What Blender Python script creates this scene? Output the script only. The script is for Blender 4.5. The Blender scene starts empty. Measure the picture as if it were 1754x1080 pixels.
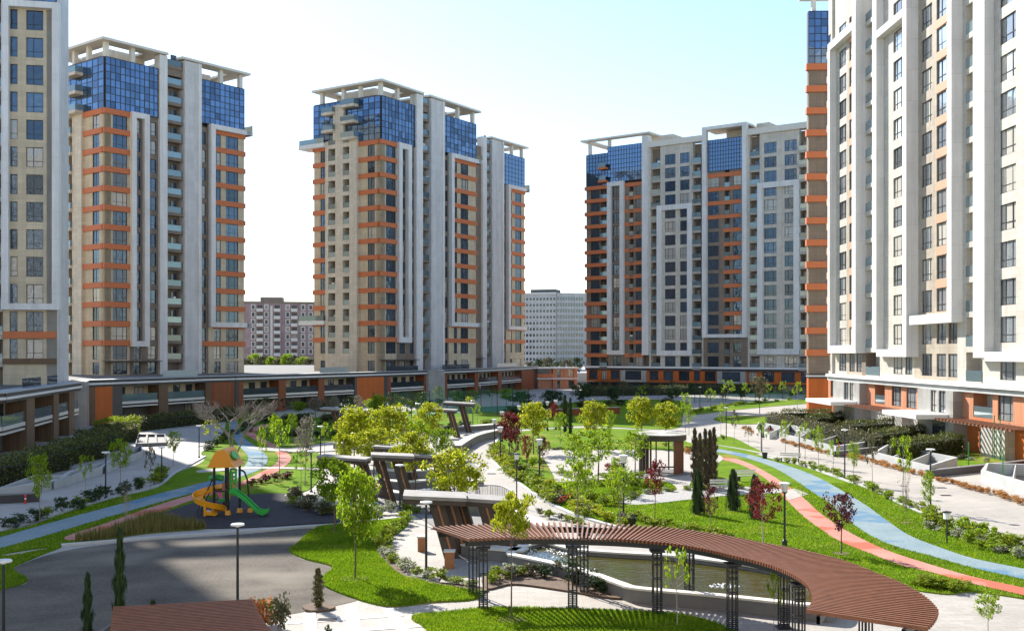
import bpy, math, random
import numpy as np
from mathutils import Vector
from mathutils.geometry import tessellate_polygon
R = math.radians
random.seed(7)
# ------------------------------------------------------------------ camera, sky, sun, exposure
FP, CX, HY, HC = 1850.0, 877.0, 603.0, 9.5          # focal length (photo px), centre column, horizon row, eye height (m)
scene = bpy.context.scene
COL = scene.collection
cam_d = bpy.data.cameras.new('camera'); cam = bpy.data.objects.new('camera', cam_d); COL.objects.link(cam)
cam.location = (0, 0, HC); cam.rotation_euler = (R(90), 0, 0)
cam_d.sensor_width = 36; cam_d.lens = 36 * FP / 1754
cam_d.shift_y = (HY - 540) / 1754
cam_d.clip_start = 0.5; cam_d.clip_end = 6000
scene.camera = cam
SUN_H = Vector((-0.52, 0.854)).normalized(); SUN_EL = R(34.6)
world = bpy.data.worlds.new('World'); scene.world = world; world.use_nodes = True
wn = world.node_tree; bg = wn.nodes['Background']
sky = wn.nodes.new('ShaderNodeTexSky'); sky.sky_type = 'NISHITA'; sky.sun_disc = False
sky.sun_elevation = SUN_EL; sky.sun_rotation = math.atan2(SUN_H.x, SUN_H.y)
sky.altitude = 0; sky.air_density = 1.0; sky.dust_density = 0.25; sky.ozone_density = 2.2
wn.links.new(sky.outputs[0], bg.inputs[0]); bg.inputs[1].default_value = 0.093
sl = bpy.data.lights.new('sun', 'SUN'); sl.energy = 3.8; sl.angle = R(0.53); sl.color = (1, .945, .86)
sun = bpy.data.objects.new('sun', sl); COL.objects.link(sun)
sd = Vector((SUN_H.x * math.cos(SUN_EL), SUN_H.y * math.cos(SUN_EL), math.sin(SUN_EL)))
sun.rotation_euler = sd.to_track_quat('Z', 'Y').to_euler(); sun.location = (-60, 60, 120)
vs = scene.view_settings
vs.view_transform = 'Standard'; vs.look = 'None'; vs.gamma = 1; vs.exposure = 1.48; vs.use_curve_mapping = False
scene.render.engine = 'CYCLES'
scene.cycles.max_bounces = 8; scene.cycles.diffuse_bounces = 4; scene.cycles.glossy_bounces = 4
scene.cycles.caustics_reflective = False; scene.cycles.caustics_refractive = False

# ------------------------------------------------------------------ photo pixel -> place
def G(px, py, h=0.0):                                # a pixel on a surface at height h
    y = (HC - h) * FP / (py - HY)
    return Vector(((px - CX) * y / FP, y, h))
def mpp(py): return HC / (py - HY)                   # metres per photo pixel for things standing on the ground at row py

# ------------------------------------------------------------------ materials
MATS = {}
def nodes(m):
    m.use_nodes = True
    nt = m.node_tree; return nt, nt.nodes['Principled BSDF']
def mix_rgb(nt, a, b, fac, mode='MIX'):
    n = nt.nodes.new('ShaderNodeMix'); n.data_type = 'RGBA'; n.blend_type = mode
    for s, v in ((0, fac), (6, a), (7, b)):
        if hasattr(v, 'is_output'): nt.links.new(v, n.inputs[s])
        else: n.inputs[s].default_value = v if s == 0 else (*v[:3], 1)
    return n.outputs[2]
def noise(nt, scale, detail=4, vec=None, rough=.55):
    n = nt.nodes.new('ShaderNodeTexNoise'); n.inputs['Scale'].default_value = scale
    n.inputs['Detail'].default_value = detail; n.inputs['Roughness'].default_value = rough
    if vec is not None: nt.links.new(vec, n.inputs['Vector'])
    return n.outputs['Fac']
def ramp(nt, fac, stops):
    n = nt.nodes.new('ShaderNodeValToRGB'); e = n.color_ramp.elements
    while len(e) < len(stops): e.new(.5)
    for k, (p, c) in enumerate(stops): e[k].position = p; e[k].color = (*c[:3], 1)
    nt.links.new(fac, n.inputs[0]); return n.outputs[0]
def pos(nt):
    return nt.nodes.new('ShaderNodeNewGeometry').outputs['Position']
def bump(nt, b, h, strength=.3, dist=.02):
    n = nt.nodes.new('ShaderNodeBump'); n.inputs['Strength'].default_value = strength; n.inputs['Distance'].default_value = dist
    nt.links.new(h, n.inputs['Height']); nt.links.new(n.outputs[0], b.inputs['Normal'])
def plain(name, c, rough=.6, metal=0.0, var=.12, nscale=1.5, bumps=0.0, bscale=30, spec=.5):
    """a surface of one colour with weathering: two octave groups of noise move its value"""
    if name in MATS: return MATS[name]
    m = bpy.data.materials.new(name); nt, b = nodes(m)
    p = pos(nt)
    f1 = noise(nt, nscale, 5, p); f2 = noise(nt, nscale * 14, 3, p)
    lo = [x * (1 - var) for x in c]; hi = [min(1, x * (1 + var)) for x in c]
    a = ramp(nt, f1, [(.3, lo), (.7, hi)]); bb = ramp(nt, f2, [(.3, lo), (.7, hi)])
    nt.links.new(mix_rgb(nt, a, bb, .4), b.inputs['Base Color'])
    b.inputs['Roughness'].default_value = rough; b.inputs['Metallic'].default_value = metal
    b.inputs['Specular IOR Level'].default_value = spec
    if bumps: bump(nt, b, noise(nt, bscale, 4, p), bumps)
    MATS[name] = m; return m
def cladding(name, c, bw=1.2, bh=.62, mortar=.012, dark=.72, var=.07, rough=.55):
    """stone cladding panels on facades, laid out in metres along the wall (UV)"""
    m = bpy.data.materials.new(name); nt, b = nodes(m)
    uv = nt.nodes.new('ShaderNodeUVMap'); br = nt.nodes.new('ShaderNodeTexBrick')
    nt.links.new(uv.outputs[0], br.inputs['Vector']); br.offset = 0.0
    br.inputs['Scale'].default_value = 1; br.inputs['Brick Width'].default_value = bw; br.inputs['Row Height'].default_value = bh
    br.inputs['Mortar Size'].default_value = mortar; br.inputs['Mortar Smooth'].default_value = .1
    br.inputs['Color1'].default_value = (*[x * (1 - var) for x in c], 1)
    br.inputs['Color2'].default_value = (*[min(1, x * (1 + var)) for x in c], 1)
    br.inputs['Mortar'].default_value = (*[x * dark for x in c], 1)
    p = pos(nt); f = noise(nt, .35, 6, p, .65)
    tone = ramp(nt, f, [(.3, (.86, .86, .86)), (.7, (1, 1, 1))])
    mp = nt.nodes.new('ShaderNodeMapping'); mp.inputs['Scale'].default_value = (1.3, 1.3, .06); nt.links.new(p, mp.inputs[0])
    st = ramp(nt, noise(nt, 1.0, 6, mp.outputs[0], .7), [(.32, (.80, .79, .77)), (.6, (1, 1, 1))])
    base = mix_rgb(nt, mix_rgb(nt, br.outputs['Color'], tone, 1.0, 'MULTIPLY'), st, .8, 'MULTIPLY')
    nt.links.new(base, b.inputs['Base Color'])
    b.inputs['Roughness'].default_value = rough; b.inputs['Specular IOR Level'].default_value = .2
    MATS[name] = m; return m
def glass_mat(name, tint, metal, rough=.04, wav=.25, wscale=.9, curtain=None, cur_p=.3, spec=.8):
    """coated window glass: reflects the sky and the towers opposite, each pane a little wavy and toned its own way"""
    m = bpy.data.materials.new(name); nt, b = nodes(m)
    oi = nt.nodes.new('ShaderNodeObjectInfo'); p = pos(nt)
    f = noise(nt, wscale, 2, p)
    r = oi.outputs['Random']
    stops = [(0, [x * .55 for x in tint]), (.5, tint), (1, [min(1, x * 1.25) for x in tint])]
    c = ramp(nt, r, stops)
    if curtain:
        sel = nt.nodes.new('ShaderNodeMath'); sel.operation = 'GREATER_THAN'; sel.inputs[1].default_value = 1 - cur_p
        mr = nt.nodes.new('ShaderNodeMath'); mr.operation = 'FRACT'
        mm = nt.nodes.new('ShaderNodeMath'); mm.operation = 'MULTIPLY'; mm.inputs[1].default_value = 7.13
        nt.links.new(r, mm.inputs[0]); nt.links.new(mm.outputs[0], mr.inputs[0]); nt.links.new(mr.outputs[0], sel.inputs[0])
        c = mix_rgb(nt, c, curtain, sel.outputs[0])
        mt = nt.nodes.new('ShaderNodeMath'); mt.operation = 'MULTIPLY_ADD'; mt.inputs[1].default_value = -metal * .8; mt.inputs[2].default_value = metal
        nt.links.new(sel.outputs[0], mt.inputs[0]); nt.links.new(mt.outputs[0], b.inputs['Metallic'])
    else: b.inputs['Metallic'].default_value = metal
    nt.links.new(c, b.inputs['Base Color']); b.inputs['Roughness'].default_value = rough
    b.inputs['Specular IOR Level'].default_value = spec
    bump(nt, b, f, wav, .05)
    MATS[name] = m; return m
def leaf_mat(name, stops, trans=.45):
    m = bpy.data.materials.new(name); m.use_nodes = True; nt = m.node_tree
    b = nt.nodes['Principled BSDF']; out = nt.nodes['Material Output']
    g = nt.nodes.new('ShaderNodeNewGeometry')
    c = ramp(nt, g.outputs['Random Per Island'], stops)
    b.inputs['Roughness'].default_value = .5; b.inputs['Specular IOR Level'].default_value = .25
    nt.links.new(c, b.inputs['Base Color'])
    t = nt.nodes.new('ShaderNodeBsdfTranslucent'); nt.links.new(c, t.inputs[0])
    mx = nt.nodes.new('ShaderNodeMixShader'); mx.inputs[0].default_value = trans
    nt.links.new(b.outputs[0], mx.inputs[1]); nt.links.new(t.outputs[0], mx.inputs[2]); nt.links.new(mx.outputs[0], out.inputs[0])
    MATS[name] = m; return m

cladding('beige', (.66, .55, .385)); cladding('beige_light', (.71, .635, .515)); cladding('beige_pale', (.64, .59, .51)); cladding('taupe', (.26, .205, .16), 1.2, .6)
cladding('stone_wall', (.60, .56, .49)); cladding('tan_wall', (.46, .395, .315)); cladding('stone_white', (.78, .765, .74), 1.3, 3.3, .02, .8, .03)
cladding('white_clad', (.80, .785, .76), 1.3, 3.3, .02, .8, .03); cladding('grey_clad', (.66, .65, .64), 1.3, 1.1, .015, .85, .04)
cladding('brown_clad', (.20, .125, .075), .3, 3.0, .02, .7, .1); cladding('orange_clad', (.60, .155, .035), .35, 3.3, .018, .8, .06)
cladding('redbrown_clad', (.30, .10, .045), .3, 3.3, .02, .75, .08); cladding('marble', (.40, .39, .365), 1.1, 1.6, .01, .8, .1, .3)
cladding('cream', (.66, .60, .50), 1.5, .8); cladding('hazed_purple_brick', (.38, .265, .265), 3.0, 2.9, .06, 1.3, .12); cladding('far_white', (.50, .485, .47), 3.2, 3.2, .03, .85, .08)  # the far brick is paled, distance haze put into its colour
plain('orange', (.58, .18, .075), .55, var=.06, spec=.2); plain('orange_sunlit', (.60, .33, .215), .55, var=.06, spec=.2); plain('white', (.72, .71, .69), .5, var=.05); plain('offwhite', (.66, .625, .55), .55, var=.07); cladding('orange_clad_sunlit', (.60, .27, .15), .35, 3.3, .018, .8, .06)  # paler copies of both oranges, with sunlight put into the colour
plain('black_trim', (.035, .035, .04), .4, var=.1); plain('dark_frame', (.025, .028, .034), .35, var=.1)
plain('dark_wall', (.10, .085, .07), .7); plain('roof_grey', (.13, .125, .12), .9); plain('slab', (.42, .38, .33), .6)
plain('concrete', (.44, .45, .44), .75, var=.16, nscale=.8, bumps=.1); plain('concrete_dark', (.17, .165, .16), .8, var=.2, bumps=.15)
plain('timber', (.20, .075, .034), .6, var=.3, nscale=3); plain('timber_dark', (.055, .038, .028), .6, var=.25, nscale=3); plain('timber_orange', (.36, .15, .06), .55, var=.25, nscale=3)
plain('steel', (.03, .032, .035), .42, .3, var=.15); plain('lamp_white', (.78, .78, .76), .35, var=.03)
plain('bark', (.13, .095, .07), .9, var=.3, nscale=6, bumps=.4); plain('bark_grey', (.24, .20, .165), .9, var=.25, nscale=6, bumps=.4); plain('bark_pale', (.36, .31, .25), .9, var=.2, nscale=6)
plain('soil', (.13, .085, .055), .95, var=.35, nscale=4, bumps=.5, bscale=12)
plain('yellow', (.78, .34, .01), .4, var=.05); plain('roof_orange', (.80, .30, .015), .45, var=.06); plain('green_plastic', (.02, .38, .045), .35, var=.06); plain('black_post', (.015, .015, .016), .4)
plain('red_paint', (.62, .03, .025), .4, var=.08); plain('green_post', (.03, .30, .08), .45); plain('pink', (.7, .12, .3), .5)
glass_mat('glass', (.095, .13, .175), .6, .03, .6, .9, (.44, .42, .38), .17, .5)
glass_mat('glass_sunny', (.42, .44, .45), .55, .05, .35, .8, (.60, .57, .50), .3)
glass_mat('blue_glass', (.12, .19, .31), .8, .03, .35, .8)
glass_mat('rail_glass', (.20, .27, .29), .35, .06, .1, .5)
glass_mat('dark_glass', (.06, .075, .09), .3, .05, .2, .8, (.3, .27, .22), .12)

# ------------------------------------------------------------------ mesh building
class MB:
    """collects boxes, tubes and sheets in world metres; build() links them as ONE mesh object"""
    def __init__(s): s.v = []; s.f = []; s.uv = []; s.mi = []
    def face(s, idx, uvs=None, m=0): s.f.append(idx); s.uv.append(uvs); s.mi.append(m)
    def hexa(s, P, m=0, uv=None):                    # 8 points: bottom ring then top ring
        o = len(s.v); s.v += [tuple(p) for p in P]
        for q in ((3, 2, 1, 0), (4, 5, 6, 7), (0, 1, 5, 4), (1, 2, 6, 5), (2, 3, 7, 6), (3, 0, 4, 7)):
            s.face([o + k for k in q], [uv[k] for k in q] if uv else None, m)
    def box(s, x0, x1, y0, y1, z0, z1, m=0):
        P = [(x0, y0, z0), (x1, y0, z0), (x1, y1, z0), (x0, y1, z0), (x0, y0, z1), (x1, y0, z1), (x1, y1, z1), (x0, y1, z1)]
        s.hexa(P, m, [(p[0] + p[1], p[2]) for p in P])
    def fbox(s, F, t0, t1, z0, z1, d0, d1, m=0):     # box on a facade: t along it, d out of it
        L = [(t0, d1, z0), (t1, d1, z0), (t1, d0, z0), (t0, d0, z0), (t0, d1, z1), (t1, d1, z1), (t1, d0, z1), (t0, d0, z1)]
        s.hexa([F.pt(t, z, d) for t, d, z in L], m, [(t + d, z) for t, d, z in L])
    def prism(s, poly, z0, z1, m=0, bottom=False):
        n = len(poly); o = len(s.v)
        s.v += [(p[0], p[1], z0) for p in poly] + [(p[0], p[1], z1) for p in poly]
        ar = sum(poly[k][0] * poly[(k + 1) % n][1] - poly[(k + 1) % n][0] * poly[k][1] for k in range(n))
        for t in tessellate_polygon([[Vector((p[0], p[1], 0)) for p in poly]]):
            a, b, c = t
            cr = (poly[b][0] - poly[a][0]) * (poly[c][1] - poly[a][1]) - (poly[b][1] - poly[a][1]) * (poly[c][0] - poly[a][0])
            if cr < 0: b, c = c, b
            s.face([o + n + a, o + n + b, o + n + c], None, m)
            if bottom: s.face([o + c, o + b, o + a], None, m)
        if z1 > z0 + 1e-6:
            for k in range(n):
                j = (k + 1) % n
                q = [o + k, o + j, o + n + j, o + n + k]
                s.face(q if ar > 0 else q[::-1], None, m)
    def tube(s, p, q, r0, r1=None, n=6, m=0, caps=True):
        r1 = r0 if r1 is None else r1
        p = Vector(p); q = Vector(q); d = q - p
        if d.length < 1e-6: return
        d.normalize(); a = d.orthogonal().normalized(); b = d.cross(a)
        o = len(s.v)
        for c, r in ((p, r0), (q, r1)):
            for k in range(n):
                w = 2 * math.pi * k / n; s.v.append(tuple(c + (a * math.cos(w) + b * math.sin(w)) * r))
        for k in range(n):
            j = (k + 1) % n; s.face([o + k, o + j, o + n + j, o + n + k], None, m)
        if caps: s.face([o + k for k in range(n)][::-1], None, m); s.face([o + n + k for k in range(n)], None, m)
    def path(s, pts, r, n=6, m=0):
        for a, b in zip(pts[:-1], pts[1:]): s.tube(a, b, r, r, n, m)
    def lathe(s, c, prof, n=14, m=0):                # prof: (radius, z) from bottom up
        o = len(s.v)
        for r, z in prof:
            for k in range(n):
                w = 2 * math.pi * k / n; s.v.append((c[0] + r * math.cos(w), c[1] + r * math.sin(w), c[2] + z))
        for i in range(len(prof) - 1):
            for k in range(n):
                j = (k + 1) % n; s.face([o + i * n + k, o + i * n + j, o + (i + 1) * n + j, o + (i + 1) * n + k], None, m)
        s.face([o + k for k in range(n)][::-1], None, m); e = o + (len(prof) - 1) * n; s.face([e + k for k in range(n)], None, m)
    def mesh(s, name, off=Vector((0, 0, 0)), smooth=False):
        me = bpy.data.meshes.new(name)
        me.from_pydata([(v[0] - off[0], v[1] - off[1], v[2] - off[2]) for v in s.v], [], s.f)
        if any(u for u in s.uv):
            ul = me.uv_layers.new(name='UVMap'); flat = []
            for f, u in zip(s.f, s.uv):
                for k in range(len(f)): flat += list(u[k]) if u else (0, 0)
            ul.data.foreach_set('uv', flat)
        if any(s.mi): me.polygons.foreach_set('material_index', s.mi)
        if smooth: me.polygons.foreach_set('use_smooth', [True] * len(s.f))
        return me
    def build(s, name, mats, parent=None, smooth=False):
        off = wloc(parent) if parent else Vector((0, 0, 0))
        return obj(name, s.mesh(name, off, smooth), mats, parent)
def wloc(o):
    v = Vector((0, 0, 0))
    while o: v = v + o.location; o = o.parent
    return v
def M(x): return MATS[x] if isinstance(x, str) else x
def obj(name, me, mats, parent=None, loc=(0, 0, 0), rotz=0):
    if not isinstance(mats, (list, tuple)): mats = [mats]
    if len(me.materials) == 0:
        for m in mats: me.materials.append(M(m))
    o = bpy.data.objects.new(name, me); COL.objects.link(o)
    o.location = loc; o.rotation_euler = (0, 0, rotz)
    if parent: o.parent = parent
    return o
def tag(o, label=None, cat=None, group=None, kind=None):
    if label: o['label'] = label
    if cat: o['category'] = cat
    if group: o['group'] = group
    if kind: o['kind'] = kind
    return o
def thing(name, label, cat, loc=(0, 0, 0), group=None, rotz=0):
    o = bpy.data.objects.new(name, None); COL.objects.link(o); o.location = loc; o.rotation_euler = (0, 0, rotz)
    o.empty_display_size = .5
    return tag(o, label, cat, group)
def copy_thing(src, loc, rotz=0, scale=None, label=None, group=None):
    c = src.copy(); COL.objects.link(c); c.location = loc; c.rotation_euler = (0, 0, rotz)
    if scale is not None: c.scale = scale
    if label: c['label'] = label
    if group: c['group'] = group
    for ch in src.children:
        d = ch.copy(); COL.objects.link(d); d.parent = c
        for g in ch.children:
            e = g.copy(); COL.objects.link(e); e.parent = d
    return c
class Face:
    """a facade plane: t runs along (ux,uy), d runs out of the wall, z up"""
    def __init__(s, x, y, ux, uy):
        l = math.hypot(ux, uy); s.x, s.y, s.ux, s.uy = x, y, ux / l, uy / l; s.nx, s.ny = s.uy, -s.ux
        s.ang = math.atan2(s.uy, s.ux)
    def pt(s, t, z, d=0): return Vector((s.x + s.ux * t + s.nx * d, s.y + s.uy * t + s.ny * d, z))
    def T(s, px):
        k = (px - CX) / FP; return (k * s.y - s.x) / (s.ux - k * s.uy)
    def Z(s, px, py):
        y = s.y + s.uy * s.T(px); return HC - (py - HY) * y / FP
# ------------------------------------------------------------------ pieces of facades
WIN = {}
def window_mesh(w, h, style):
    key = (round(w, 2), round(h, 2), style)
    if key in WIN: return WIN[key]
    b = .07; f = MB()
    f.box(0, w, .12, .2, 0, b); f.box(0, w, .12, .2, h - b, h); f.box(0, b, .12, .2, b, h - b); f.box(w - b, w, .12, .2, b, h - b)
    if style == 'two':
        m = w * .42; f.box(m - .04, m + .04, .125, .195, b, h - b)
        f.box(m + .04, w - b, .125, .195, h * .3 - .03, h * .3 + .03); f.box(b, m - .04, .125, .195, h * .3 - .03, h * .3 + .03)
    elif style == 'three':
        for m in (w * .28, w * .72): f.box(m - .04, m + .04, .125, .195, b, h - b)
        f.box(b, w * .28 - .04, .125, .195, h * .3 - .03, h * .3 + .03); f.box(w * .28 + .04, w * .72 - .04, .125, .195, h * .3 - .03, h * .3 + .03)
        f.box(w * .72 + .04, w - b, .125, .195, h * .3 - .03, h * .3 + .03)
    elif style == 'one':
        f.box(b, w - b, .125, .195, h * .3 - .03, h * .3 + .03)
    g = MB(); g.box(b, w - b, .165, .18, b, h - b)
    WIN[key] = (f.mesh('window'), g.mesh('pane')); return WIN[key]
def window(F, root, t0, t1, z0, z1, d=0, glass='glass', style=None):
    w, h = t1 - t0, z1 - z0
    style = style or ('three' if w > 2.4 else 'two' if w > 1.2 else 'one' if w > .7 else 'plain')
    fm, gm = window_mesh(w, h, style + '_' + glass if False else style)
    p = F.pt(t0, z0, d) - wloc(root)
    o = obj('window', fm, 'dark_frame', root, p, F.ang)
    g = bpy.data.objects.new('pane', gm); COL.objects.link(g); g.parent = o
    if len(gm.materials) == 0: gm.materials.append(M(glass))
    g.rotation_euler = (random.uniform(-.012, .012), 0, random.uniform(-.012, .012)) if w < 4 else (0, 0, 0)
    if gm.materials[0] is not M(glass):
        g.material_slots[0].link = 'OBJECT'; g.material_slots[0].material = M(glass)
    return o
class Bld:
    """one building: root Empty, wall meshes gathered per material, windows and bands as parts"""
    def __init__(s, name, label, loc, cat='building', group=None):
        s.root = thing(name, label, cat, loc, group); s.w = {}; s.cid = 0; s.open = False
    def wall(s, F, t0, t1, z0, z1, mat, d0=-1.2, d1=0.0, part='wall'):
        if t1 - t0 < 1e-3 or z1 - z0 < 1e-3: return
        s.w.setdefault((part, mat, s.cid), MB()).fbox(F, t0, t1, z0, z1, d0, d1)
        if not s.open: s.cid += 1
    def part(s, name, F, t0, t1, z0, z1, d0, d1, mat):
        b = MB(); b.fbox(F, t0, t1, z0, z1, d0, d1); return b.build(name, mat, s.root)
    def wincol(s, F, t0, t1, w0, w1, wins, z0, z1, mat, d1=0.0, glass='glass', d0=-1.2, style=None):
        """a strip of wall from t0 to t1 with one window per (zb,zt) between w0 and w1"""
        s.open = True; z = z0
        s.wall(F, t0, w0, z0, z1, mat, d0, d1); s.wall(F, w1, t1, z0, z1, mat, d0, d1)
        for zb, zt in sorted(wins):
            s.wall(F, w0, w1, z, zb, mat, d0, d1); z = zt
            window(F, s.root, w0, w1, zb, zt, d1, glass, style)
        s.wall(F, w0, w1, z, z1, mat, d0, d1)
        s.open = False; s.cid += 1
    def bands(s, F, t0, t1, zs, h=.92, d=.22, mat='orange'):
        for z in zs: s.part('band', F, t0, t1, z - h / 2, z + h / 2, -.6, d, mat)
    def frame(s, F, t0, t1, z0, z1, leg, d=.75, mat='white_clad', right=True, left=True, bottom=True, top=True, bar=None):
        b = MB(); bar = bar or leg
        if not left and not right:
            if top: s.part('white_frame', F, t0, t1, z1 - bar, z1, -.3, d, mat)
            if bottom: s.part('white_frame', F, t0, t1, z0, z0 + bar, -.3, d, mat)
            return
        if left: b.fbox(F, t0, t0 + leg, z0, z1, -.3, d)
        if right: b.fbox(F, t1 - leg, t1, z0, z1, -.3, d)
        a0, a1 = t0 + (leg if left else 0), t1 - (leg if right else 0)
        if top: b.fbox(F, a0, a1, z1 - bar, z1, -.3, d)
        if bottom: b.fbox(F, a0, a1, z0, z0 + bar, -.3, d)
        return b.build('white_frame', mat, s.root)
    def balconies(s, F, t0, t1, zs, back=-1.2, front=.1, slab='slab', rail='rail_glass', door=None, railh=1.05, glass='dark_glass', sides=False):
        """zs: floor levels; each balcony is a part with its railing, and a door behind"""
        w = t1 - t0
        sb = MB(); sb.box(0, w, -front, -back - .01, -.55, 0); sm = sb.mesh('balcony')
        rb = MB(); rb.box(.04, w - .04, -front + .04, -front + .1, .02, railh)
        if sides: rb.box(.02, .07, -front + .1, -.05, .02, railh); rb.box(w - .07, w - .02, -front + .1, -.05, .02, railh)
        rm = rb.mesh('railing')
        for z in zs:
            o = obj('balcony', sm, slab, s.root, F.pt(t0, z, 0) - s.root.location, F.ang); obj('railing', rm, rail, o)
            if random.random() < .3 and w > 1.0:                 # stored things: an air conditioner, a cupboard, washing on a rack
                cw = random.uniform(.5, .9); a0 = random.uniform(.05, max(.06, w - cw - .05)); q = MB(); q.box(a0, a0 + cw, -.05, .3, .02, random.uniform(.7, 1.5)); obj('cabinet', q.mesh('cabinet'), random.choice(['lamp_white', 'offwhite', 'slab', 'timber_orange']), o)
            if door: window(F, s.root, t0 + w * door[0], t0 + w * door[1], z + .05, z + 2.3, back + .21, glass, 'one')
    def curtain(s, F, t0, t1, z0, z1, nx, nz, d0=-.6, d=.12, each=True, glass='blue_glass'):
        """a glazed wall: mullion grid and its panes"""
        g = MB(); dx = (t1 - t0) / nx; dz = (z1 - z0) / nz; b = .06
        for k in range(nx + 1): g.fbox(F, t0 + k * dx - b, t0 + k * dx + b, z0, z1, d0, d + .05)
        for k in range(nz + 1): g.fbox(F, t0 + b, t1 - b, z0 + k * dz - b, z0 + k * dz + b, d0, d + .04)
        s.wall(F, t0, t1, z0, z1, 'dark_wall', -1.2, d0, 'backing')
        grid = g.build('mullion_grid', 'dark_frame', s.root)
        if each:
            q = MB(); q.box(b, dx - b, -d, -d + .02, b, dz - b); me = q.mesh('glass_panel')
            for i in range(nx):
                for k in range(nz):
                    o = obj('glass_panel', me, glass, s.root, F.pt(t0 + i * dx, z0 + k * dz, 0) - s.root.location, F.ang + random.uniform(-.014, .014)); o.rotation_euler.x = random.uniform(-.014, .014)
        else:
            q = MB()
            for i in range(nx):
                for k in range(nz): q.fbox(F, t0 + i * dx + b, t0 + (i + 1) * dx - b, z0 + k * dz + b, z0 + (k + 1) * dz - b, d - .02, d)
            tag(q.build('glass_panel', glass, s.root), kind='stuff')
    def finish(s):
        for (part, mat, _), b in s.w.items(): b.build(part, mat, s.root)
        return s.root

def crown(B, F, t0, t1, dep, z0, z1, posts, mat='offwhite', slabw=2.2, over=.9, side=True):
    """open roof frame on posts: slab ring round the roof edge"""
    b = MB(); th = .42
    b.fbox(F, t0 - over, t1 + over, z1 - th, z1, -slabw, over)
    b.fbox(F, t0 - over, t1 + over, z1 - th, z1, -dep - over, -dep + slabw)
    b.fbox(F, t0 - over, t0 + slabw, z1 - th, z1, -dep + slabw, -slabw)
    b.fbox(F, t1 - slabw, t1 + over, z1 - th, z1, -dep + slabw, -slabw)
    r = b.build('roof_frame', mat, B.root)
    for t, d in posts:
        q = MB(); q.fbox(F, t, t + .75, z0, z1 - th, d - .75, d); q.build('post', mat, r)

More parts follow.
